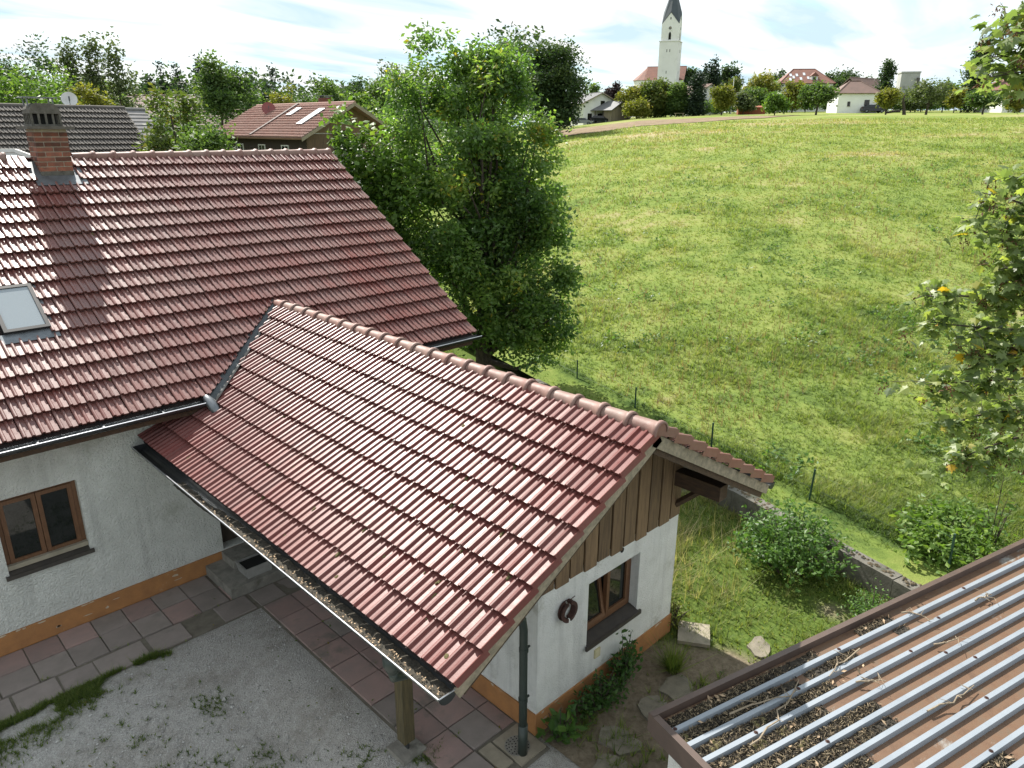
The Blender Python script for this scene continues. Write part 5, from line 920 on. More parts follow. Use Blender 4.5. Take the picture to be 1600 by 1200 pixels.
# ------------------------------------------------------------------ trees of the village and the hilltop
TREES = [
    ('round', 'dark', 'broad_tree', 'dark rounded tree at the far left edge', 70, -43.71, 14.54, 8.75),
    ('round', 'lime', 'broad_tree', 'yellow green tree behind the grey tiled roof', 47, -28.64, 10.84, 7.04),
    ('sparse', 'olive', 'slender_tree', 'slender tree with two loose tops behind the satellite dish', 52, -28.72, 12.06, 2.28),
    ('sparse', 'olive', 'slender_tree', 'slender tree with thin pointed top right of the dish', 52, -27.54, 12.22, 1.77),
    ('birch', 'olive', 'birch_tree', 'thin feathery birch with pointed top left of the red autumn tree', 53, -26.33, 12.18, 3.07),
    ('round', 'green', 'broad_tree', 'mid green bushy tree directly behind the small grey roof', 60, -31.45, 10.56, 5.7),
    ('round', 'yellow', 'broad_tree', 'small yellow green tree between dish and small grey roof', 45, -24.42, 9.47, 2.7),
    ('cone', 'needle', 'spruce', 'dark far spruce left of the tallest spruce in its row', 130, -59.54, 14.7, 2.77),
    ('cone', 'needle', 'spruce', 'dark far spruce seen above the browning tree', 130, -57.34, 15.48, 2.98),
    ('cone', 'needle', 'spruce', 'pale far spruce between two dark spruces', 132, -55.82, 15.43, 2.81),
    ('cone', 'needle', 'spruce', 'tallest far spruce above the browning tree', 130, -51.15, 16.66, 3.62),
    ('cone', 'needle', 'spruce', 'dark spruce right of the light green umbrella shaped tree', 120, -39.97, 13.81, 3.54),
    ('cone', 'needle', 'spruce', 'spruce in the gap left of the yellow green round tree', 140, -43.92, 15.21, 2.98),
    ('cone', 'needle', 'spruce', 'thin spruce tip above the red satellite dish', 140, -42.55, 15.43, 1.83),
    ('umbrella', 'green', 'umbrella_tree', 'light green umbrella shaped tree with visible trunk', 62, -22.73, 11.19, 5.88),
    ('round', 'brownish', 'cherry_tree', 'browning tree in front of the umbrella shaped tree', 30, -12.96, 8.58, 2.76),
    ('round', 'green', 'maple_bush', 'bright green bushy tree rising behind the farmhouse ridge', 27, -10.67, 7.4, 2.96),
    ('round', 'yellow', 'round_tree', 'yellow green round tree above the red satellite dish', 95, -27.72, 12.12, 4.37),
    ('round', 'green', 'round_tree', 'dark green round tree right of the red dish', 100, -25.85, 11.88, 4.99),
    ('round', 'green', 'round_tree', 'tall grey green tree above the brown house chimney', 110, -25.4, 13.87, 6.37),
    ('round', 'dark', 'round_tree', 'dark tree behind the gable peak of the brown house', 100, -20.48, 12.66, 5.2),
    ('round', 'lime', 'round_tree', 'light tree right of the brown house gable peak', 90, -17.61, 11.29, 3.95),
    ('round', 'olive', 'willow', 'pale willow with rounded top right of the brown house', 115, -17.93, 15.16, 7.59),
    ('round', 'green', 'round_tree', 'mid green tree between willow and pear tree', 100, -17.06, 13.42, 5.99),
    ('round', 'dark', 'round_tree', 'dark tree right of the willow behind the pear tree', 105, -13.2, 13.77, 6.3),
    ('tallround', 'dark', 'edge_tree', 'tall dark tree standing alone at the meadow edge right of the pear tree', 84, 4.17, 15.44, 6.74),
    ('round', 'green', 'garden_tree', 'small tree behind the white house with carport', 215, 21.45, 18.96, 2.82),
    ('round', 'purple', 'copper_beech', 'purple leaved tree right of the white house', 195, 23.84, 17.85, 5.75),
    ('round', 'yellow', 'garden_tree', 'yellow green tree left in front of the church nave', 168, 24.47, 15.96, 5.78),
    ('tallround', 'brownish', 'garden_tree', 'tall olive tree directly in front of the church nave', 166, 29.71, 16.99, 6.25),
    ('tallround', 'green', 'garden_tree', 'green oval tree below the church tower', 164, 33.89, 16.04, 4.03),
    ('round', 'yellow', 'garden_bush', 'low yellow green bush right of the wooden shed', 160, 25.16, 12.53, 5.5),
    ('thuja', 'needle', 'thuja', 'broad dark thuja right of the white gable wall', 162, 37.32, 18.11, 3.98),
    ('thuja', 'needle', 'thuja', 'dark pointed conifer behind the yellow tree', 190, 47.51, 22.33, 4.05),
    ('thuja', 'needle', 'thuja', 'slim conifer between the two thujas', 200, 48.03, 22.12, 2.62),
    ('round', 'dark', 'far_tree', 'far tree behind the pointed conifer', 235, 63.62, 26.05, 6.54),
    ('round', 'dark', 'far_tree', 'far grey green tree at the right foot of the church tower', 240, 53.68, 24.46, 8.25),
    ('round', 'yellow', 'orchard_tree', 'bright yellow green tree in front of the dark conifers', 150, 39.58, 14.96, 4.67),
    ('round', 'brownish', 'orchard_tree', 'brownish round tree behind the yellow tree', 185, 50.84, 18.95, 3.94),
    ('round', 'olive', 'orchard_tree', 'pale grey green tree left of the red shed', 152, 44.31, 13.5, 4.23),
    ('round', 'yellow', 'far_tree', 'big yellow green tree above the red shed', 195, 60.78, 19.51, 8.62),
    ('round', 'lime', 'far_tree', 'light tree left of the rectory', 200, 65.37, 18.66, 5.57),
    ('round', 'dark', 'far_tree', 'dark tree above the rectory lawn left of its roof', 230, 75.66, 24.03, 7.53),
    ('round', 'lime', 'orchard_tree', 'light green tree nearest the red shed on the lawn', 125, 41.46, 12.52, 3.48),
    ('round', 'yellow', 'orchard_tree', 'yellow green pointed tree before the rectory wall', 165, 58.28, 16.73, 4.32),
    ('spread', 'green', 'orchard_tree', 'wide dark orchard tree with thick trunk left of the small white house', 116, 44.55, 13.44, 4.75),
    ('round', 'dark', 'far_tree', 'dark dense tree behind the small white house', 215, 90.03, 22.37, 10.92),
    ('round', 'dark', 'far_tree', 'dark tree between rectory and small white house', 205, 81.86, 20.87, 6.04),
    ('poplar', 'dark', 'poplar', 'shorter columnar poplar left of the concrete silo', 170, 78.75, 20.15, 3.48),
    ('spread', 'yellow', 'orchard_tree', 'yellowing orchard tree left of the silo foot', 113, 53.43, 12.48, 2.96),
    ('round', 'olive', 'garden_bush', 'grey green bush below the silo', 160, 80.59, 14.65, 4.45),
    ('spread', 'olive', 'orchard_tree', 'sparse orchard tree on a leaning stump', 114, 59.71, 13.84, 5.41),
    ('round', 'green', 'far_tree', 'dense green tree left of the yellow one by the tall poplar', 160, 86.98, 16.24, 5.24),
    ('round', 'yellow', 'orchard_tree', 'small yellow tree left of the tall poplar', 150, 83.77, 14.76, 3.19),
    ('poplar', 'dark', 'poplar', 'tall columnar poplar left of the right hand farmhouse', 155, 89.26, 22.9, 4.82),
    ('spread', 'green', 'orchard_tree', 'flat crowned orchard tree in front of the tall poplar', 112, 66.7, 12.67, 4.22),
    ('round', 'yellow', 'garden_bush', 'yellow bush in front of the gabled house at the right edge', 135, 85.88, 13.21, 3.98),
    ('round', 'lime', 'garden_bush', 'light bush beside the cars at the small house', 175, 79.42, 14.42, 4.3),
    ('round', 'green', 'garden_bush', 'round green bush right of the church', 170, 51.64, 15.33, 5.57),
    ('round', 'green', 'garden_bush', 'dark bush left of the thuja row', 168, 32.56, 12.6, 3.3),
    ('round', 'green', 'garden_bush', 'green bush before the rectory corner', 175, 64.71, 15.65, 3.73),
    ('round', 'olive', 'garden_bush', 'grey bush right of the silo', 170, 87.83, 15.79, 3.62),
]
def hill(F, R): x, y, _ = FR(F, R); return float(meadow_z(np.array([x]), np.array([y]))[0]) if R > -.02 * F else 0.0
GROUPS = {'spruce': 'dark spruces on the far left skyline', 'orchard_tree': 'orchard trees on the hilltop lawn', 'poplar': 'columnar poplars on the hilltop', 'thuja': 'dark conifers near the church', 'garden_tree': 'garden trees below the church', 'garden_bush': 'bushes among the hilltop houses', 'far_tree': 'far trees behind the hilltop houses', 'round_tree': 'trees behind the brown house', 'slender_tree': 'slender trees behind the grey house', 'broad_tree': 'broad trees behind the grey house'}
for sh, mt, nm, lb, F, R, zt, wd in TREES:
    zt -= .8 if sh in ('birch', 'sparse') else 0
    zb = hill(F, R); h = zt - zb; r_ = wd / 2; x, y, _ = FR(F, R, zb); size = .12 + .0026 * F; E_ = []; kw = {}
    if sh in ('round', 'tallround', 'umbrella', 'birch', 'sparse', 'spread'):
        lowz = {'round': .14, 'tallround': -.04, 'umbrella': .62, 'birch': .25, 'sparse': .2, 'spread': .38}[sh]
        if sh in ('birch', 'sparse'):
            for f in np.linspace(.2, 1, 6): q = r_ * (1.15 - .9 * f) * (1.2 if sh == 'birch' else 1.1); E_.append(ell(rng.uniform(-.25, .25) * r_, 0, h * (lowz + (1 - lowz) * f - .07), q + .2, h * .09))
        else:
            rz = h * (1 - lowz) / 2; cz = h - rz; E_.append(ell(0, 0, cz, r_ * .86, rz * .86))
            for q in range(7): a = rng.uniform(0, 2 * pi); v_ = rng.uniform(-.6, .75); E_.append(ell(math.cos(a) * r_ * .52 * math.sqrt(1 - v_ * v_ * .7), math.sin(a) * r_ * .5, cz + v_ * rz * .72, r_ * rng.uniform(.28, .48), rz * rng.uniform(.22, .36)))
        if sh == 'spread': E_ = [(a, b_, c - .05 * h, d * 1.05, e, f * .85) for a, b_, c, d, e, f in E_]
    elif sh == 'cone':
        for f in np.linspace(.12, .97, 8): q = r_ * (1.05 - f) * 1.0 + .12; E_.append(ell(0, 0, h * f, q, h * .07))
    elif sh == 'thuja':
        for f in np.linspace(.08, .93, 7): q = r_ * (1 - f ** 2.2 * .85); E_.append(ell(0, 0, h * f, q, h * .10))
    elif sh == 'poplar':
        for f in np.linspace(.12, .93, 8): q = r_ * (math.sin(min(1, f * 1.15 + .12) * pi * .82) ** .7) + .1; E_.append(ell(rng.uniform(-.15, .15) * r_ + f * r_ * .45, 0, h * f, q * .85, h * .10))
    E_ = [(a, b_, c * 1.06, d, e, f * 1.06) for a, b_, c, d, e, f in E_]
    area = wd * h; cl = int(np.clip(area / (size * size) * 1.0, 110, 260)) if sh != 'tallround' else 560; per = 34
    if sh in ('birch', 'sparse'): cl = 230; per = 30
    if sh == 'spread' and mt == 'olive': per = 14
    tree(nm, lb, 'tree' if 'bush' not in nm else 'bush', (x, y, zb), E_, M[mt], cl, per, size, size * .5 + (.07 if sh not in ('cone', 'thuja', 'poplar', 'birch', 'sparse') else .11) * r_, group=GROUPS.get(nm), trunk=(.006 * h + .03) if sh in ('birch', 'sparse') else .012 * h + .05 if sh != 'spread' else .035 * h, limbs=7, edge=.45, tone=(.48, .20), twist=.12 * r_, boughs=0 if sh in ('cone', 'thuja', 'poplar', 'birch', 'sparse') else 42 if sh != 'tallround' else 95, br=.30 * r_)
# wooded mass closing the valley and the hill skyline
def wood_mass(name, label, F0, F1, R0, R1, n, hlo, hhi, mt, size, per=450):
    Fw = rng.uniform(F0, F1, n); Rw = rng.uniform(R0, R1, n); C = np.array([FR(f, r_, hill(f, r_)) for f, r_ in zip(Fw, Rw)]); hh = hlo + (hhi - hlo) * fbm(Rw * .10 + 7, Fw * .05, 3); k = per; pts = np.repeat(C, k, 0); d = rng.standard_normal((n * k, 3)); d /= np.linalg.norm(d, axis=1)[:, None]; d *= rng.random((n * k, 1)) ** .4; hr = np.repeat(hh, k); pts[:, 0] += d[:, 0] * hr * .38; pts[:, 1] += d[:, 1] * hr * .38; pts[:, 2] += hr * .56 + d[:, 2] * hr * .46
    V, P, A = leaves_mesh(pts, size, np.repeat(rng.normal(.45, .2, n), k) + rng.normal(0, .1, n * k), .4); tag(obj(name, V, P, mt, attr=A), label, kind='stuff')
wood_mass('valley_woods', 'continuous far woodland behind the village', 125, 175, -150, 4, 270, 12.5, 18.5, M['dark'], .85, 420)
wood_mass('village_undergrowth', 'hedges and low trees between the village roofs', 62, 92, -74, -4, 130, 6.0, 11.5, M['green'], .34)
wood_mass('hilltop_hedgerow', 'hedges and low bushes between the hilltop houses', 168, 190, 22, 150, 150, 2.0, 4.4, M['green'], .42)
wood_mass('hilltop_far_bushes', 'low far bushes closing the hilltop skyline', 205, 235, 14, 190, 150, 3, 6.0, M['dark'], .5)

# ------------------------------------------------------------------ village houses
def azdir(az): a = rad(az); x, y, _ = FR(math.cos(a), math.sin(a)); return math.atan2(y, x)
def house_body(t, Mx, L, Wd, eave, ridge, wall, roofm, over=.45, hip=0., gable=None, tiles=None, zb=0.0):
    """local x along the ridge, z absolute"""
    hw = Wd / 2; hl = L / 2; sl = (ridge - eave) / (hw + over); inset = lambda y: ridge - sl * abs(y) - .12
    k = MB()
    if hip: k.box((-hl, -hw, zb), (hl, hw, eave + .1))
    else: k.prism([(-hw, zb), (hw, zb), (hw, inset(hw)), (0, inset(0)), (-hw, inset(hw))], 0, -hl, hl)
    wl_ = k.xform(Mx).build('wall', wall, t)
    if gable is not None:
        for sx_ in (-1, 1):
            k = MB(); g_ = [(-hw * .98, inset(hw * .98) - .02), (hw * .98, inset(hw * .98) - .02), (0, inset(0) - .02)]; k.prism(g_, 0, *( (hl + .01, hl + .06) if sx_ > 0 else (-hl - .06, -hl - .01))); k.xform(Mx).build('gable_boarding', gable, t)
    k = MB(); e = hw + over; lo = hl + over
    if hip:
        h_ = hip; A = [(-lo, -e, eave), (lo, -e, eave), (hl - h_, 0, ridge), (-hl + h_, 0, ridge)]; k.sheet(A, .14, (0, -1, 1)); k.sheet([(lo, e, eave), (-lo, e, eave), (-hl + h_, 0, ridge), (hl - h_, 0, ridge)], .14, (0, 1, 1)); k.sheet([(lo, -e, eave), (lo, e, eave), (hl - h_, 0, ridge)], .14, (1, 0, 1)); k.sheet([(-lo, e, eave), (-lo, -e, eave), (-hl + h_, 0, ridge)], .14, (-1, 0, 1))
    else:
        k.sheet([(-lo, -e, eave), (lo, -e, eave), (lo, -.001, ridge), (-lo, -.001, ridge)], .14, (0, -1, 1)); k.sheet([(lo, e, eave), (-lo, e, eave), (-lo, .001, ridge), (lo, .001, ridge)], .14, (0, 1, 1))
    r_ = k.xform(Mx).build('roof', roofm, t)
    if not hip:                                           # tile courses as real steps, ridge cap, rake boards
        U = np.array((0, e, ridge - eave)); ln = np.linalg.norm(U); U /= ln; Nn = np.array((0, -U[2], U[1])); nr_ = int(ln / .345)
        if tiles == 'tiles':
            V0, P0 = TM['plain']; Vs, Ps, Ts, q = [], [], [], 0; nx = int(2 * lo / .25)
            for i in range(nr_ + 1):
                for j in range(nx):
                    o = np.array((-lo + j * .25, -e, eave)) + U * i * .335 + Nn * .02; Vs.append(o + V0[:, 0:1] * np.array((.25 / TW, 0, 0)) + V0[:, 1:2] * U + V0[:, 2:3] * Nn * 1.25); Ps.append(P0 + q); Ts.append(np.full(len(V0), random.random())); q += len(V0)
            obj('roof_tiling', xf(Mx, np.concatenate(Vs)), np.concatenate(Ps), roofm, r_, kind='stuff', attr=np.concatenate(Ts))
        else:
            k = MB()
            for sg in (-1, 1):
                for i in range(nr_):
                    a = np.array((0, sg * e, eave)) + np.array((0, -sg * U[1], U[2])) * i * .345; b_ = a + np.array((0, -sg * U[1], U[2])) * .345; nv = np.array((0, sg * U[2], U[1]))
                    k.add([a + np.array((-lo, 0, 0)) + nv * .045, a + np.array((lo, 0, 0)) + nv * .045, b_ + np.array((lo, 0, 0)) + nv * .012, b_ + np.array((-lo, 0, 0)) + nv * .012, a + np.array((-lo, 0, 0)) + nv * .012, a + np.array((lo, 0, 0)) + nv * .012], np.array([(0, 1, 2, 3), (4, 5, 1, 0)]))
            k.xform(Mx).build('tile_courses', roofm, r_, kind='stuff')
        k = MB(); k.tube([(-lo - .01, 0, ridge + .01), (lo + .01, 0, ridge + .01)], .10, 8); k.xform(Mx).build('ridge_cap', roofm, r_)
        for sx_ in (-1, 1):
            for sg in (-1, 1):
                k = MB(); x_ = sx_ * (lo + .012); k.sheet([(x_, sg * e, eave + .02), (x_, sg * .02, ridge + .02), (x_, sg * .02, ridge - .2), (x_, sg * e, eave - .2)], .03, (sx_, 0, 0)); k.xform(Mx).build('rake_board', M['rake'], t)
    else:
        for i, (p_, q_) in enumerate((((-hl + hip, 0, ridge), (hl - hip, 0, ridge)), ((lo, -e, eave), (hl - hip, 0, ridge)), ((-lo, -e, eave), (-hl + hip, 0, ridge)))):
            k = MB(); k.tube([p_, q_], .11, 6); k.xform(Mx).build('ridge_cap', roofm, r_)
    return wl_, r_
def hwin(t, Mx, side, u, z, w, h, hl, hw, frame=None):
    """window on side f (-y), b (+y), p (+x), n (-x): a frame with its pane and sill"""
    F_ = {'f': Matrix.Translation((u, -hw, z)), 'b': Matrix.Translation((u, hw, z)) @ Matrix.Rotation(pi, 4, 'Z'), 'p': Matrix.Translation((hl, u, z)) @ Matrix.Rotation(pi / 2, 4, 'Z'), 'n': Matrix.Translation((-hl, u, z)) @ Matrix.Rotation(-pi / 2, 4, 'Z')}[side]; k = MB(); f = .07
    k.box((-w / 2, -.05, 0), (-w / 2 + f, .02, h)); k.box((w / 2 - f, -.05, 0), (w / 2, .02, h)); k.box((-w / 2 + f, -.05, 0), (w / 2 - f, .02, f)); k.box((-w / 2 + f, -.05, h - f), (w / 2 - f, .02, h)); k.box((-.02, -.045, f), (.02, .015, h - f)); wn = k.xform(Mx @ F_).build('window', frame or M['darkwood'], t)
    k = MB(); k.box((-w / 2 + f, -.03, f), (-.021, -.012, h - f)); k.box((.021, -.03, f), (w / 2 - f, -.012, h - f)); k.xform(Mx @ F_).build('pane', M['glass'], wn)
    k = MB(); k.box((-w / 2 - .05, -.12, -.06), (w / 2 + .05, -.001, -.002)); k.xform(Mx @ F_).build('sill', M['slab2'], wn)
def center(F, R, az): return Matrix.Translation(FR(F, R)) @ Matrix.Rotation(azdir(az), 4, 'Z')
def hthing(name, label, F, R, cat='house', group=None, z=None): return thing(name, label, cat, FR(F, R, hill(F, R) if z is None else z), group)
# grey tiled neighbour: right ridge end at 32 m ahead, 15.8 m left
e = Vector(FR(32, -15.83)); t = thing('grey_house', 'house with weathered dark grey tiled roof behind the chimney', 'house', (e.x - 6, e.y, 0)); Mx = Matrix.Translation((e.x - 6, e.y, 0)); house_body(t, Mx, 11.0, 9.0, 4.0, 7.5, M['wall2'], M['tilegrey'], .5, tiles='tiles'); hwin(t, Mx, 'p', -1.5, 1.2, 1.1, 1.2, 5.5, 4.5); hwin(t, Mx, 'p', 1.5, 1.2, 1.1, 1.2, 5.5, 4.5)
def dish(name, label, p, r_, mt, az, h):
    t = thing(name, label, 'satellite dish', p); k = MB(); n = 20; a = np.arange(n) * 2 * pi / n; V = [(0, 0, 0)]; 
    for q, dz in ((.5, .012), (1, .06)): V += [(r_ * q * math.cos(t_), -dz * 1.0, r_ * q * math.sin(t_)) for t_ in a]
    Pq = [np.array([(0, 1 + i, 1 + (i + 1) % n) for i in range(n)]), np.array([(1 + i, n + 1 + i, n + 1 + (i + 1) % n, 1 + (i + 1) % n) for i in range(n)])]; V = np.array(V); k.add(V, Pq); V2 = V.copy(); V2[:, 1] += .012; k.add(V2, [q[:, ::-1] for q in Pq]); R_ = Matrix.Translation(Vector(p) + Vector((0, 0, h))) @ Matrix.Rotation(azdir(az) + pi / 2, 4, 'Z') @ Matrix.Rotation(rad(-22), 4, 'X'); k.xform(R_).build('reflector', mt, t, smooth=True)
    k = MB(); k.tube([Vector(p) + Vector((0, .06, -.25)), Vector(p) + Vector((0, .05, h + .02))], .022, 8); k.build('mast', M['zinc'], t)
    k = MB(); k.tube([xf(R_, np.array([(0, -.05, -r_)]))[0], xf(R_, np.array([(0, -.42 * 2 * r_, -.12)]))[0]], .012, 6); k.tube([xf(R_, np.array([(0, -.42 * 2 * r_, -.14)]))[0], xf(R_, np.array([(0, -.42 * 2 * r_, .02)]))[0]], .03, 8); k.build('feed_arm', M['zinc'], t)
q = FR(31.2, -17.55, 7.48); dish('satellite_dish', 'round pale satellite dish on the grey roof ridge', q, .29, M['dish'], 150, .33)
t = thing('pale_shed', 'low shed roof of pale sheet metal beside the chimney', 'shed', FR(24, -15.6, 0)); Mx = center(24.6, -16.2, 45); house_body(t, Mx, 3.2, 3.4, 5.2, 6.02, M['wall2'], mat('pale_sheet', (0.5, 0.49, 0.46), .5), .2, hip=1.3)
e = Vector(FR(45, -21.1)); t = thing('small_grey_house', 'small house with lighter grey roof right of the dark grey one', 'house', (e.x - 4, e.y, 0)); Mx = Matrix.Translation((e.x - 4, e.y, 0)); house_body(t, Mx, 7.2, 7.0, 5.2, 7.75, mat('pink_render', (0.46, 0.33, 0.27), .9), mat('light_grey_tile', (0.20, 0.195, 0.195), .85, (0.16, 0.155, 0.155), 3, spec=.15), .4); hwin(t, Mx, 'p', -1.2, 3, 1.0, 1.1, 3.6, 3.5)
for F, R, lab in ((95, -47.5, 'distant dark red roofed house above the grey roofs'), (92, -40.5, 'distant red roofed house between the dish and the browning tree')):
    t = thing('distant_house', lab, 'house', FR(F, R, 0), 'distant red roofed village houses'); Mx = center(F, R, 92); house_body(t, Mx, 11, 8, 8.0, 10.35, M['wall2'], M['roofbrown']); hwin(t, Mx, 'f', -2, 5.5, 1.2, 1.3, 5.5, 4); hwin(t, Mx, 'f', 2, 5.5, 1.2, 1.3, 5.5, 4)
t = thing('distant_house', 'pale walled distant house behind the umbrella shaped tree', 'house', FR(78, -29.5, 0), 'distant red roofed village houses'); Mx = center(78, -29.0, 70); house_body(t, Mx, 8, 7, 6.4, 8.5, M['white'], M['roofbrown']); hwin(t, Mx, 'f', 0, 4.4, 1.2, 1.3, 4, 3.5)
# brown boarded house
BH = FR(49.6, -9.9); az = 134; yaw_ = azdir(az); L = 11.0; Mx = Matrix.Translation(Vector((BH[0], BH[1], 0)) - Vector((math.cos(yaw_), math.sin(yaw_), 0)) * (L / 2 + .9)) @ Matrix.Rotation(yaw_, 4, 'Z')
t = thing('brown_house', 'dark boarded house with pale red roof, two roof windows and a balcony', 'house', Mx.translation)
house_body(t, Mx, L, 6.4, 6.25, 8.36, M['white'], M['tilebrown'], .75, gable=M['board'], tiles='tiles'); hw = 3.2; hl = L / 2
for sgn, y0, y1 in ((0, -hw - .05, -hw - .001),): k = MB(); k.box((-hl, y0, 4.55), (hl, y1, 6.3)); k.xform(Mx).build('boarding', M['darkwood'], t)
k = MB(); k.box((hl + .001, -hw, 4.55), (hl + .05, hw, 6.5)); k.xform(Mx).build('boarding', M['board'], t); k = MB(); k.box((hl + .061, -1.3, 4.7), (hl + .08, -.3, 6.7)); k.xform(Mx).build('balcony_door', M['black'], t)
k = MB(); k.box((hl + .05, -hw - .2, 4.25), (hl + 1.3, hw + .2, 4.4)); bal = k.xform(Mx).build('balcony', M['balcony'], t)
for i in range(34): y = -hw - .18 + i * (2 * hw + .3) / 33; k = MB(); k.box((hl + 1.25, y, 4.42), (hl + 1.28, y + .15, 5.35)); k.xform(Mx).build('railing_slat', M['balcony'], bal)
k = MB(); k.box((hl + 1.22, -hw - .2, 5.36), (hl + 1.32, hw + .2, 5.42)); k.xform(Mx).build('handrail', M['balcony'], bal)
for u in (-3, 0, 3): hwin(t, Mx, 'f', u, 4.9, .9, .9, hl, hw + .052, M['white'])
U = np.array((0, hw + .75, 2.11)); ln = np.linalg.norm(U); U /= ln; Nn = np.array((0, -U[2], U[1])); onb = lambda x, s, h=0.0: np.array((x, -hw - .75, 6.25)) + U * s + Nn * h
for x, a, b_, w_ in ((.6, 2.7, 3.7, .62), (3.6, 1.5, 3.5, .7)):
    k = MB(); V = [onb(xx, s, h_) for h_ in (.05, .17) for xx, s in ((x, a), (x + w_, a), (x + w_, b_), (x, b_))]; k.add(np.array(V), np.array([(0, 3, 2, 1), (4, 5, 6, 7), (0, 1, 5, 4), (1, 2, 6, 5), (2, 3, 7, 6), (3, 0, 4, 7)])); sk = k.xform(Mx).build('roof_window', M['lead'], t); k = MB(); k.sheet([onb(x + .08, a + .08, .18), onb(x + w_ - .08, a + .08, .18), onb(x + w_ - .08, b_ - .08, .18), onb(x + .08, b_ - .08, .18)], .008, Nn); k.xform(Mx).build('pane', mat('bright_glass', (0.62, 0.65, 0.68), .08) if 'bright_glass' not in D.materials else D.materials['bright_glass'], sk)
k = MB(); V = [onb(xx, s, h_) for h_ in (.05, .16) for xx, s in ((-.35, .1), (-.1, .1), (-.1, 4.35), (-.35, 4.35))]; k.add(np.array(V), np.array([(0, 3, 2, 1), (4, 5, 6, 7), (0, 1, 5, 4), (1, 2, 6, 5), (2, 3, 7, 6), (3, 0, 4, 7)])); k.xform(Mx).build('roof_seam', M['rust'], t)
k = MB(); k.box((1.6, .3, 7.7), (2.4, .8, 8.75)); c_ = k.xform(Mx).build('chimney', M['brick'], t); k = MB(); k.box((1.5, .2, 8.86), (2.5, .9, 8.9)); k.box((1.65, .4, 8.751), (1.7, .7, 8.86)); k.box((2.3, .4, 8.751), (2.35, .7, 8.86)); k.xform(Mx).build('chimney_cap', M['lead'], c_)
p_ = xf(Mx, np.array([(-2.6, -1.1, 7.75)]))[0]; dish('satellite_dish', 'dark red satellite dish on the brown house roof', tuple(p_), .46, M['dishred'], 160, .35)

# ------------------------------------------------------------------ hilltop
def gz_(F, R): return hill(F, R)
# white house with carport
zb = gz_(175, 16); yaw_ = azdir(160); e = Vector(FR(171, 18.9)); L = 11; Mx = Matrix.Translation(Vector((e.x, e.y, 0)) - Vector((math.cos(yaw_), math.sin(yaw_), 0)) * L / 2) @ Matrix.Rotation(yaw_, 4, 'Z')
t = thing('white_house', 'white two storey house with grey roof at the field edge', 'house', FR(176, 17, zb)); house_body(t, Mx, L, 8.2, 12.3, 14.6, M['white'], M['roofgrey'], .7, zb=zb - 1)
for u, z in ((0.4, 11.6), (-2.6, 9.0), (-.2, 9.0), (2.2, 9.0)): hwin(t, Mx, 'p', u, z, 1.0, 1.35, L / 2, 4.1)
yaw_ = azdir(138); e = Vector(FR(168.5, 23.0)); L = 8.5; Mx = Matrix.Translation(Vector((e.x, e.y, 0)) - Vector((math.cos(yaw_), math.sin(yaw_), 0)) * L / 2) @ Matrix.Rotation(yaw_, 4, 'Z'); zc_ = gz_(169, 23)
t = thing('carport', 'carport with dark grey roof and wooden boarded gable beside the white house', 'carport', FR(170, 22, zc_)); k = MB(); k.prism([(-3.1, zc_ - .5), (3.1, zc_ - .5), (3.1, 11.1), (0, 12.65), (-3.1, 11.1)], 0, L / 2 - .12, L / 2)
k.box((-L / 2, 2.9, zc_ - .5), (L / 2 - .121, 3.1, 11.1)); k.box((L / 2 - 2.2, -3.1, zc_ - .5), (L / 2 - .121, -3.0, 11.1)); k.xform(Mx).build('wall', M['greywood'], t)
for i in range(16): y = -3.1 + i * .3875; k = MB(); h0 = 12.6 - (max(abs(y + .01), abs(y + .37))) * .5 - .05; k.box((L / 2 + .001, y + .01, zc_ - .4), (L / 2 + .03, y + .37, h0)); k.xform(Mx).build('gable_board', M['greywood'], t)
k = MB(); k.sheet([(-L / 2, -3.7, 10.95), (L / 2 + .5, -3.7, 10.95), (L / 2 + .5, -.001, 12.85), (-L / 2, -.001, 12.85)], .14, (0, -1, 2)); k.sheet([(L / 2 + .5, 3.7, 10.95), (-L / 2, 3.7, 10.95), (-L / 2, .001, 12.85), (L / 2 + .5, .001, 12.85)], .14, (0, 1, 2)); k.xform(Mx).build('roof', M['roofgrey'], t)
for x in (-L / 2 + .3, -.5): k = MB(); k.box((x, -3.1, zc_ - .3), (x + .15, -2.95, 11.1)); k.xform(Mx).build('post', M['greywood'], t)
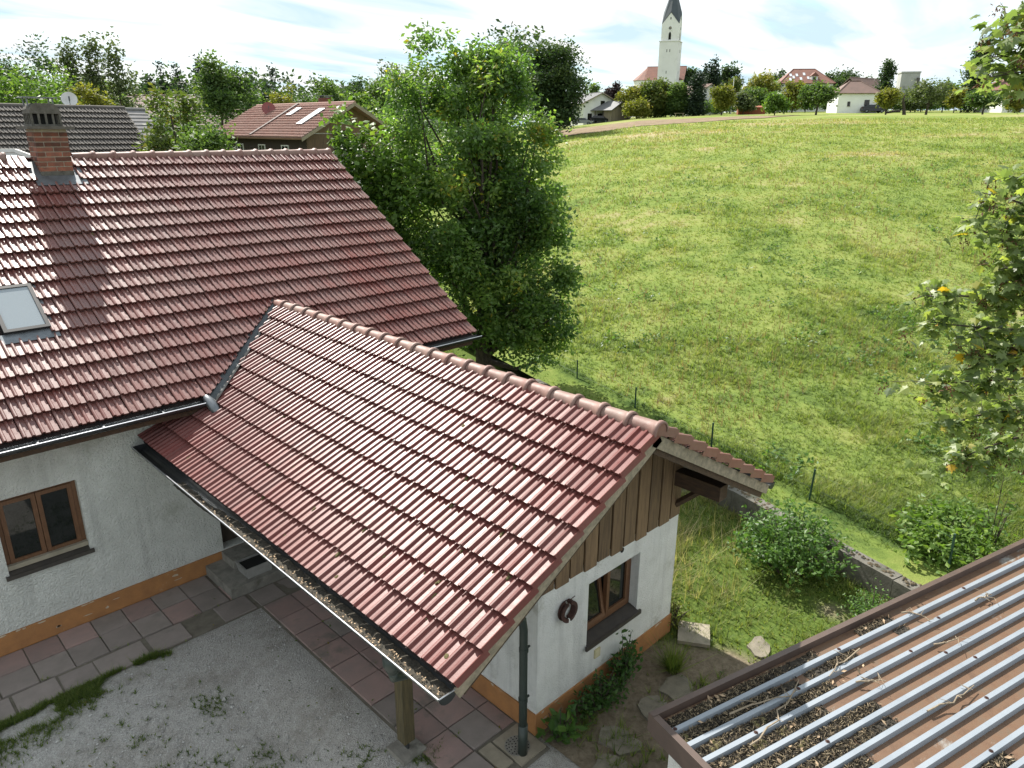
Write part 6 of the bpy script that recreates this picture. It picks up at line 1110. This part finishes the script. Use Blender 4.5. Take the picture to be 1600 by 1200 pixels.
def car(label, F, R, az, paint, group='cars parked near the hilltop houses'):
    z = gz_(F, R) + .02; Mx = Matrix.Translation(FR(F, R, z)) @ Matrix.Rotation(azdir(az), 4, 'Z'); t = thing('parked_car', label, 'car', FR(F, R, z), group); k = MB(); prof = [(-2.1, .35), (2.1, .35), (2.15, .75), (1.2, .95), (.55, 1.42), (-1.3, 1.45), (-1.95, .98), (-2.15, .85)]
    V = []; w0 = (.88, .88, .88, .86, .66, .66, .82, .86)
    for sg in (-1, 1): V += [(x, sg * w_, zz) for (x, zz), w_ in zip(prof, w0)]
    n = 8; k.add(V, [np.array([(i, (i + 1) % n, n + (i + 1) % n, n + i) for i in range(n)]), np.array([list(range(n))[::-1]]), np.array([list(range(n, 2 * n))])]); k.xform(Mx).build('body', paint, t)
    for sg in (-1, 1):
        for x in (-1.35, 1.35): k = MB(); k.tube([(x, sg * .72, .32), (x, sg * .90, .32)], .32, 14); w_ = k.xform(Mx).build('wheel', M['tyre'], t); k = MB(); k.tube([(x, sg * .901, .32), (x, sg * .91, .32)], .19, 10); k.xform(Mx).build('rim', M['lead'], w_)
        k = MB(); k.sheet([(.95, sg * .845, 1.0), (-1.7, sg * .845, 1.0), (-1.2, sg * .70, 1.38), (.5, sg * .70, 1.36)], .01, (0, sg, .4)); k.xform(Mx).build('side_window', M['glass'], t)
        k = MB(); k.box((2.1, sg * .62 - .15, .62), (2.17, sg * .62 + .15, .76)); k.xform(Mx).build('headlight', M['white'], t); k = MB(); k.box((-2.2, sg * .66 - .13, .78), (-2.12, sg * .66 + .13, .92)); k.xform(Mx).build('tail_light', M['dishred'], t)
    for pts in (((1.24, -.72, .98), (1.24, .72, .98), (.62, .58, 1.38), (.62, -.58, 1.38)), ((-1.99, .7, 1.0), (-1.99, -.7, 1.0), (-1.38, -.58, 1.40), (-1.38, .58, 1.40))): k = MB(); k.sheet([tuple(np.array(p_) + np.array((.02 if p_[0] > 0 else -.02, 0, .02))) for p_ in pts], .01, (1 if pts[0][0] > 0 else -1, 0, 1)); k.xform(Mx).build('windscreen', M['glass'], t)
car('black car standing under the carport roof', 168.5, 18.7, 110, M['car']); car('grey car parked in front of the white house', 166, 14.6, 100, M['car2']); car('dark car parked beside the small white hipped house', 146, 66.5, 95, M['car'])
# church
ct_ = Vector(FR(234, 45.3)); yaw_ = azdir(111); Mt = Matrix.Translation((ct_.x, ct_.y, 0)) @ Matrix.Rotation(yaw_, 4, 'Z'); zc_ = gz_(234, 45)
t = thing('church', 'white village church with tall tower, dark pointed spire and red nave roof', 'church', (ct_.x, ct_.y, zc_))
def tbox(name, a, z0, z1, mt_, par): k = MB(); k.box((-a, -a, z0), (a, a, z1)); return k.xform(Mt).build(name, mt_, par)
tw = tbox('tower', 2.75, zc_ - 1, 31.1, M['greywhite'], t); tbox('cornice', 2.9, 31.101, 31.3, M['greywhite'], tw); tbox('belfry', 2.45, 31.301, 35.6, M['greywhite'], tw)
k = MB(); a = 2.45; apex = 38.6
for i in range(4):
    R_ = Matrix.Rotation(i * pi / 2, 4, 'Z'); k.add(xf(R_, np.array([(-a, -a, 35.601), (a, -a, 35.601), (0, -a, apex), (-a, -a + .3, 35.601), (a, -a + .3, 35.601), (0, -a + .3, apex)])), [np.array([(0, 1, 2), (5, 4, 3)]), np.array([(0, 2, 5, 3), (1, 4, 5, 2), (0, 3, 4, 1)])])
k.xform(Mt).build('tower_gables', M['greywhite'], tw)
k = MB(); oc = []; 
for i in range(8): R_ = 2.62 if i % 2 == 0 else 2.62; q = i * pi / 4; oc.append((R_ * math.sin(q), -R_ * math.cos(q), 37.0 if i % 2 == 0 else 35.9))
oc = [(x * (1.0 if i % 2 == 0 else 1.33), y * (1.0 if i % 2 == 0 else 1.33), (38.75 if i % 2 == 0 else 35.62)) for i, (x, y, z) in enumerate(oc)]
mid_ = [(1.40 * math.sin(i * pi / 4), -1.40 * math.cos(i * pi / 4), 42.4) for i in range(8)]; V = oc + mid_ + [(0, 0, 58.5)]; k.add(V, [np.array([(i, (i + 1) % 8, 8 + (i + 1) % 8, 8 + i) for i in range(8)]), np.array([(8 + i, 8 + (i + 1) % 8, 16) for i in range(8)])]); k.xform(Mt).build('spire', M['slate'], t)
k = MB(); k.tube([(0, 0, 58.3), (0, 0, 60.4)], .05, 6); k.tube([(-.5, 0, 59.8), (.5, 0, 59.8)], .04, 6); k.xform(Mt).build('spire_cross', M['rust'], t)
for i in range(4):
    R_ = Mt @ Matrix.Rotation(i * pi / 2, 4, 'Z')
    k = MB(); k.tube([(0, -2.451, 34.6), (0, -2.52, 34.6)], .62, 20); c_ = k.xform(R_).build('clock', M['white'], tw); k = MB(); k.tube([(0, -2.521, 34.6), (0, -2.54, 34.6)], .44, 18); k.xform(R_).build('clock_face', M['roofgrey'], t)
    k = MB(); k.box((-.03, -2.56, 34.6), (.03, -2.545, 35.0)); k.box((-.03, -2.56, 34.57), (.25, -2.545, 34.63)); k.xform(R_).build('clock_hands', mat('gold', (0.5, 0.36, 0.1), .4), t) if i == 0 else None
    k = MB(); k.prism([(-.36, 31.6), (.36, 31.6), (.36, 33.0), (.22, 33.4), (0, 33.7), (-.22, 33.4), (-.36, 33.0)], 1, -2.47, -2.452); k.xform(R_).build('belfry_window', M['black'], tw)
    for x, z in ((-.5, 28.3), (.35, 28.3), (-.3, 22.6)): k = MB(); k.box((x - .09, -2.77, z), (x + .09, -2.751, z + .75)); k.xform(R_).build('slit_window', M['black'], tw)
    k = MB(); k.box((-.12, -2.47, 36.8), (.12, -2.451, 37.4)); k.xform(R_).build('gable_slit', M['black'], tw)
Mn = Matrix.Translation(FR(241, 46)) @ Matrix.Rotation(azdir(108), 4, 'Z'); house_body(t, Mn, 11, 9.5, 21.2, 25.2, M['greywhite'], M['roofred'], .35, zb=zc_ - 1)
k = MB(); ap = [(-5.5 - 4.2 * math.sin(q), 4.75 * math.cos(q)) for q in np.linspace(0, pi, 6)]; k.prism(ap, 2, zc_ - 1, 21.2); k.xform(Mn).build('apse', M['greywhite'], t); k = MB(); a2 = [(-5.5 - 4.6 * math.sin(q), 5.1 * math.cos(q), 21.25) for q in np.linspace(0, pi, 6)]; k.add(a2 + [(-5.5, 0, 25.3)], np.array([(i + 1, i, 6) for i in range(5)])); k.xform(Mn).build('apse_roof', M['roofred'], t)
for q in np.linspace(0, pi, 6)[:-1] + pi / 10: 
    c_ = (-5.5 - 4.1 * math.sin(q), 4.6 * math.cos(q)); k = MB(); R_ = Mn @ Matrix.Translation((c_[0], c_[1], 0)) @ Matrix.Rotation(pi - q - pi / 2 + pi / 2, 4, 'Z'); k.box((-.35, -.3, 16.6), (.35, .3, 19.8)); k.xform(R_).build('apse_window', M['black'], t)
# other hilltop houses
def simple(name, label, F, R, az, L, Wd, eave, ridge, wall, roofm, wins, hip=0., gable=None, over=.45, group=None, fr=None):
    t = hthing(name, label, F, R, group=group); Mx = center(F, R, az); house_body(t, Mx, L, Wd, eave, ridge, wall, roofm, over, hip, gable, zb=gz_(F, R) - 1.5)
    for sd_, u, z, w, h in wins: hwin(t, Mx, sd_, u, z, w, h, L / 2, Wd / 2, fr)
    return t, Mx
t, Mx = simple('white_gable_house', 'white house with reddish brown roof half hidden behind the broad thuja', 192, 44.5, 158, 10, 8.4, 14.9, 17.4, M['white'], M['roofbrown'], [('p', -1.5, 12.2, 1, 1.3), ('p', 1.5, 12.2, 1, 1.3)])
t, Mx = simple('rectory', 'large white rectory with steep hipped red roof and dormer', 203, 73.5, 97, 12.5, 10, 18.3, 21.9, M['white'], M['roofred'], [('f', -4, 15.6, 1, 1.5), ('f', -1.3, 15.6, 1, 1.5), ('f', 1.3, 15.6, 1, 1.5), ('f', 4, 15.6, 1, 1.5)], hip=3.6)
k = MB(); k.box((1.0, -4.2, 18.9), (2.6, -1.5, 20.0)); dm = k.xform(Mx).build('dormer', M['white'], t); k = MB(); k.prism([(.8, 20.001), (2.8, 20.001), (1.8, 20.9)], 1, -4.5, -1.2); k.xform(Mx).build('dormer_roof', M['roofred'], dm); k = MB(); k.box((1.4, -4.23, 19.1), (2.2, -4.205, 19.8)); k.xform(Mx).build('dormer_pane', M['glass'], dm)
for x, s in ((-4.2, .25), (-3.3, .4), (-2.4, .55), (-3.9, .55), (-1.6, .3), (-.6, .62), (.2, .35)):
    y = -5.45 * (1 - s); z = 18.3 + 3.6 * s; k = MB(); k.sheet([(x, y - .5, z - .33 + .09), (x + .55, y - .5, z - .33 + .09), (x + .55, y + .5, z + .33 + .09), (x, y + .5, z + .33 + .09)], .05, (0, -.55, .83)); k.xform(Mx).build('roof_glint', D.materials['bright_glass'], t)  # pale sheets stand for white glints on the rectory roof
simple('hipped_house', 'small white house with brown hipped roof on the hilltop', 150, 64.2, 96, 7.2, 6.6, 13.65, 15.9, M['white'], M['roofbrown'], [('f', 1.6, 11.4, .9, 1.1), ('f', -1.6, 11.4, .5, .8)], hip=2.6)
simple('brown_gabled_house', 'steep brown roofed house between the dark tree and the shorter poplar', 196, 86.0, 60, 10, 9, 15.5, 19.4, M['white'], M['roofbrown'], [('f', 0, 13.2, 1.1, 1.2)], gable=M['darkwood'])
t, Mx = simple('gabled_house', 'white house with red roof and boarded gable at the right edge of the hilltop', 150, 96.0, 188, 12, 11.2, 14.3, 17.4, M['white'], M['roofred'], [('p', -3, 12.6, 1.2, 1.3), ('p', .5, 12.6, 1.2, 1.3), ('p', -3, 10.2, 1.2, 1.4), ('p', .5, 15.0, 1.6, .8)], gable=mat('tan_boarding', (0.30, 0.235, 0.165), .9), over=.9)
k = MB(); k.box((-.5, .4, 16.6), (.2, 1.1, 18.3)); k.xform(Mx).build('chimney', M['brick'], t)
# silo
z0 = gz_(230, 113.4); t = hthing('silo', 'tall grey concrete silo tower with outside ladder shaft', 230, 113.4, 'silo'); c_ = FR(230, 113.6); n = 20; k = MB(); a = np.arange(n) * 2 * pi / n; Ms = Matrix.Translation((c_[0], c_[1], 0)) @ Matrix.Rotation(azdir(104), 4, 'Z'); k.box((-2.45, -2.45, z0 - 1), (2.45, 2.45, 22.9), Ms); k.build('shaft', M['silo'], t); k = MB(); k.box((-2.6, -2.6, 22.901), (2.6, 2.6, 23.3), Ms); k.build('rim', M['silo'], t)
cx_, cy_, _ = FR(227, 115.0); k = MB(); k.box((cx_ - .55, cy_ - .3, 12.5), (cx_ + .55, cy_ + .3, 21.6)); k.build('ladder_shaft', M['soot'], t); k = MB()
for q in range(8): k.box((cx_ - .7, cy_ - .45, 13 + q * 1.1), (cx_ + .7, cy_ - .32, 13.12 + q * 1.1))
k.build('ladder_hoops', M['zinc'], t, kind='stuff'); cx_, cy_, _ = FR(226.9, 114.3); k = MB(); k.box((cx_ - .9, cy_ - .9, 18.4), (cx_ + .9, cy_ + .9, 18.6)); k.build('platform', M['zinc'], t)
# small things on the hilltop
z = gz_(155, 46.8); t = hthing('red_shed', 'low reddish brown wooden shed among the orchard trees', 155, 46.8, 'shed'); Mx = Matrix.Translation(FR(155, 46.8, z)) @ Matrix.Rotation(azdir(96), 4, 'Z'); k = MB(); k.box((-2.7, -.9, -.5), (2.7, .9, 1.25)); k.xform(Mx).build('wall', M['redwood'], t); k = MB(); k.sheet([(-2.9, -1.15, 1.28), (2.9, -1.15, 1.28), (2.9, 1.1, 1.62), (-2.9, 1.1, 1.62)], .08, (0, -.15, 1)); k.xform(Mx).build('roof', M['redwood'], t)
for i in range(12): k = MB(); k.box((-2.68 + i * .447, -.935, -.3), (-2.68 + i * .447 + .42, -.901, 1.2)); k.xform(Mx).build('board', M['redwood'], t)
def table(label, F, R, az, mt_, bench=True):
    z = gz_(F, R); Mx = Matrix.Translation(FR(F, R, z)) @ Matrix.Rotation(azdir(az), 4, 'Z'); t = thing('garden_table', label, 'table', FR(F, R, z), 'tables at the field edge'); k = MB(); k.box((-.9, -.38, .70), (.9, .38, .75)); k.xform(Mx).build('tabletop', mt_, t)
    for sx_ in (-.7, .7):
        for sy_ in (-.25, .25): k = MB(); k.box((sx_ - .04, sy_ - .04, -.1), (sx_ + .04, sy_ + .04, .699)); k.xform(Mx).build('leg', mt_, t)
    if bench:
        for sy_ in (-.8, .8): k = MB(); k.box((-.9, sy_ - .14, .40), (.9, sy_ + .14, .44)); k.xform(Mx).build('bench', mt_, t)
table('wooden picnic table by the lone dark tree at the meadow edge', 95, 6.3, 75, M['greywood']); table('pale garden table on the lawn below the church', 150, 31.6, 96, M['pale'], False)
z = gz_(113, 55.3); k = MB(); pr = Vector(FR(113, 55.3, z)); a = Vector(FR(113, 53.5, z + .35)); b_ = Vector(FR(113, 55.4, z + .55)); k.tube([a, (a + b_) / 2 + Vector((0, 0, .06)), b_], [.13, .16, .18], 8); tag(k.build('fallen_log', M['bark']), 'dead log lying between two orchard trees', 'log')
k = MB(); k.tube([FR(113, 56.1, z - .1), FR(113, 55.9, z + .9), FR(113, 55.6, z + 2.0), FR(112.9, 55.7, z + 2.8)], [.28, .22, .14, .06], 8); tag(k.build('dead_stump', M['bark']), 'tall leaning tree stump beside the dead log', 'stump')
z = gz_(170, 47.2); k = MB(); k.tube([FR(170, 46.9, z), FR(170, 46.9, z + 7.3)], [.09, .07], 8); tag(k.build('flagpole', M['white']), 'thin white pole above the bright yellow tree', 'pole')
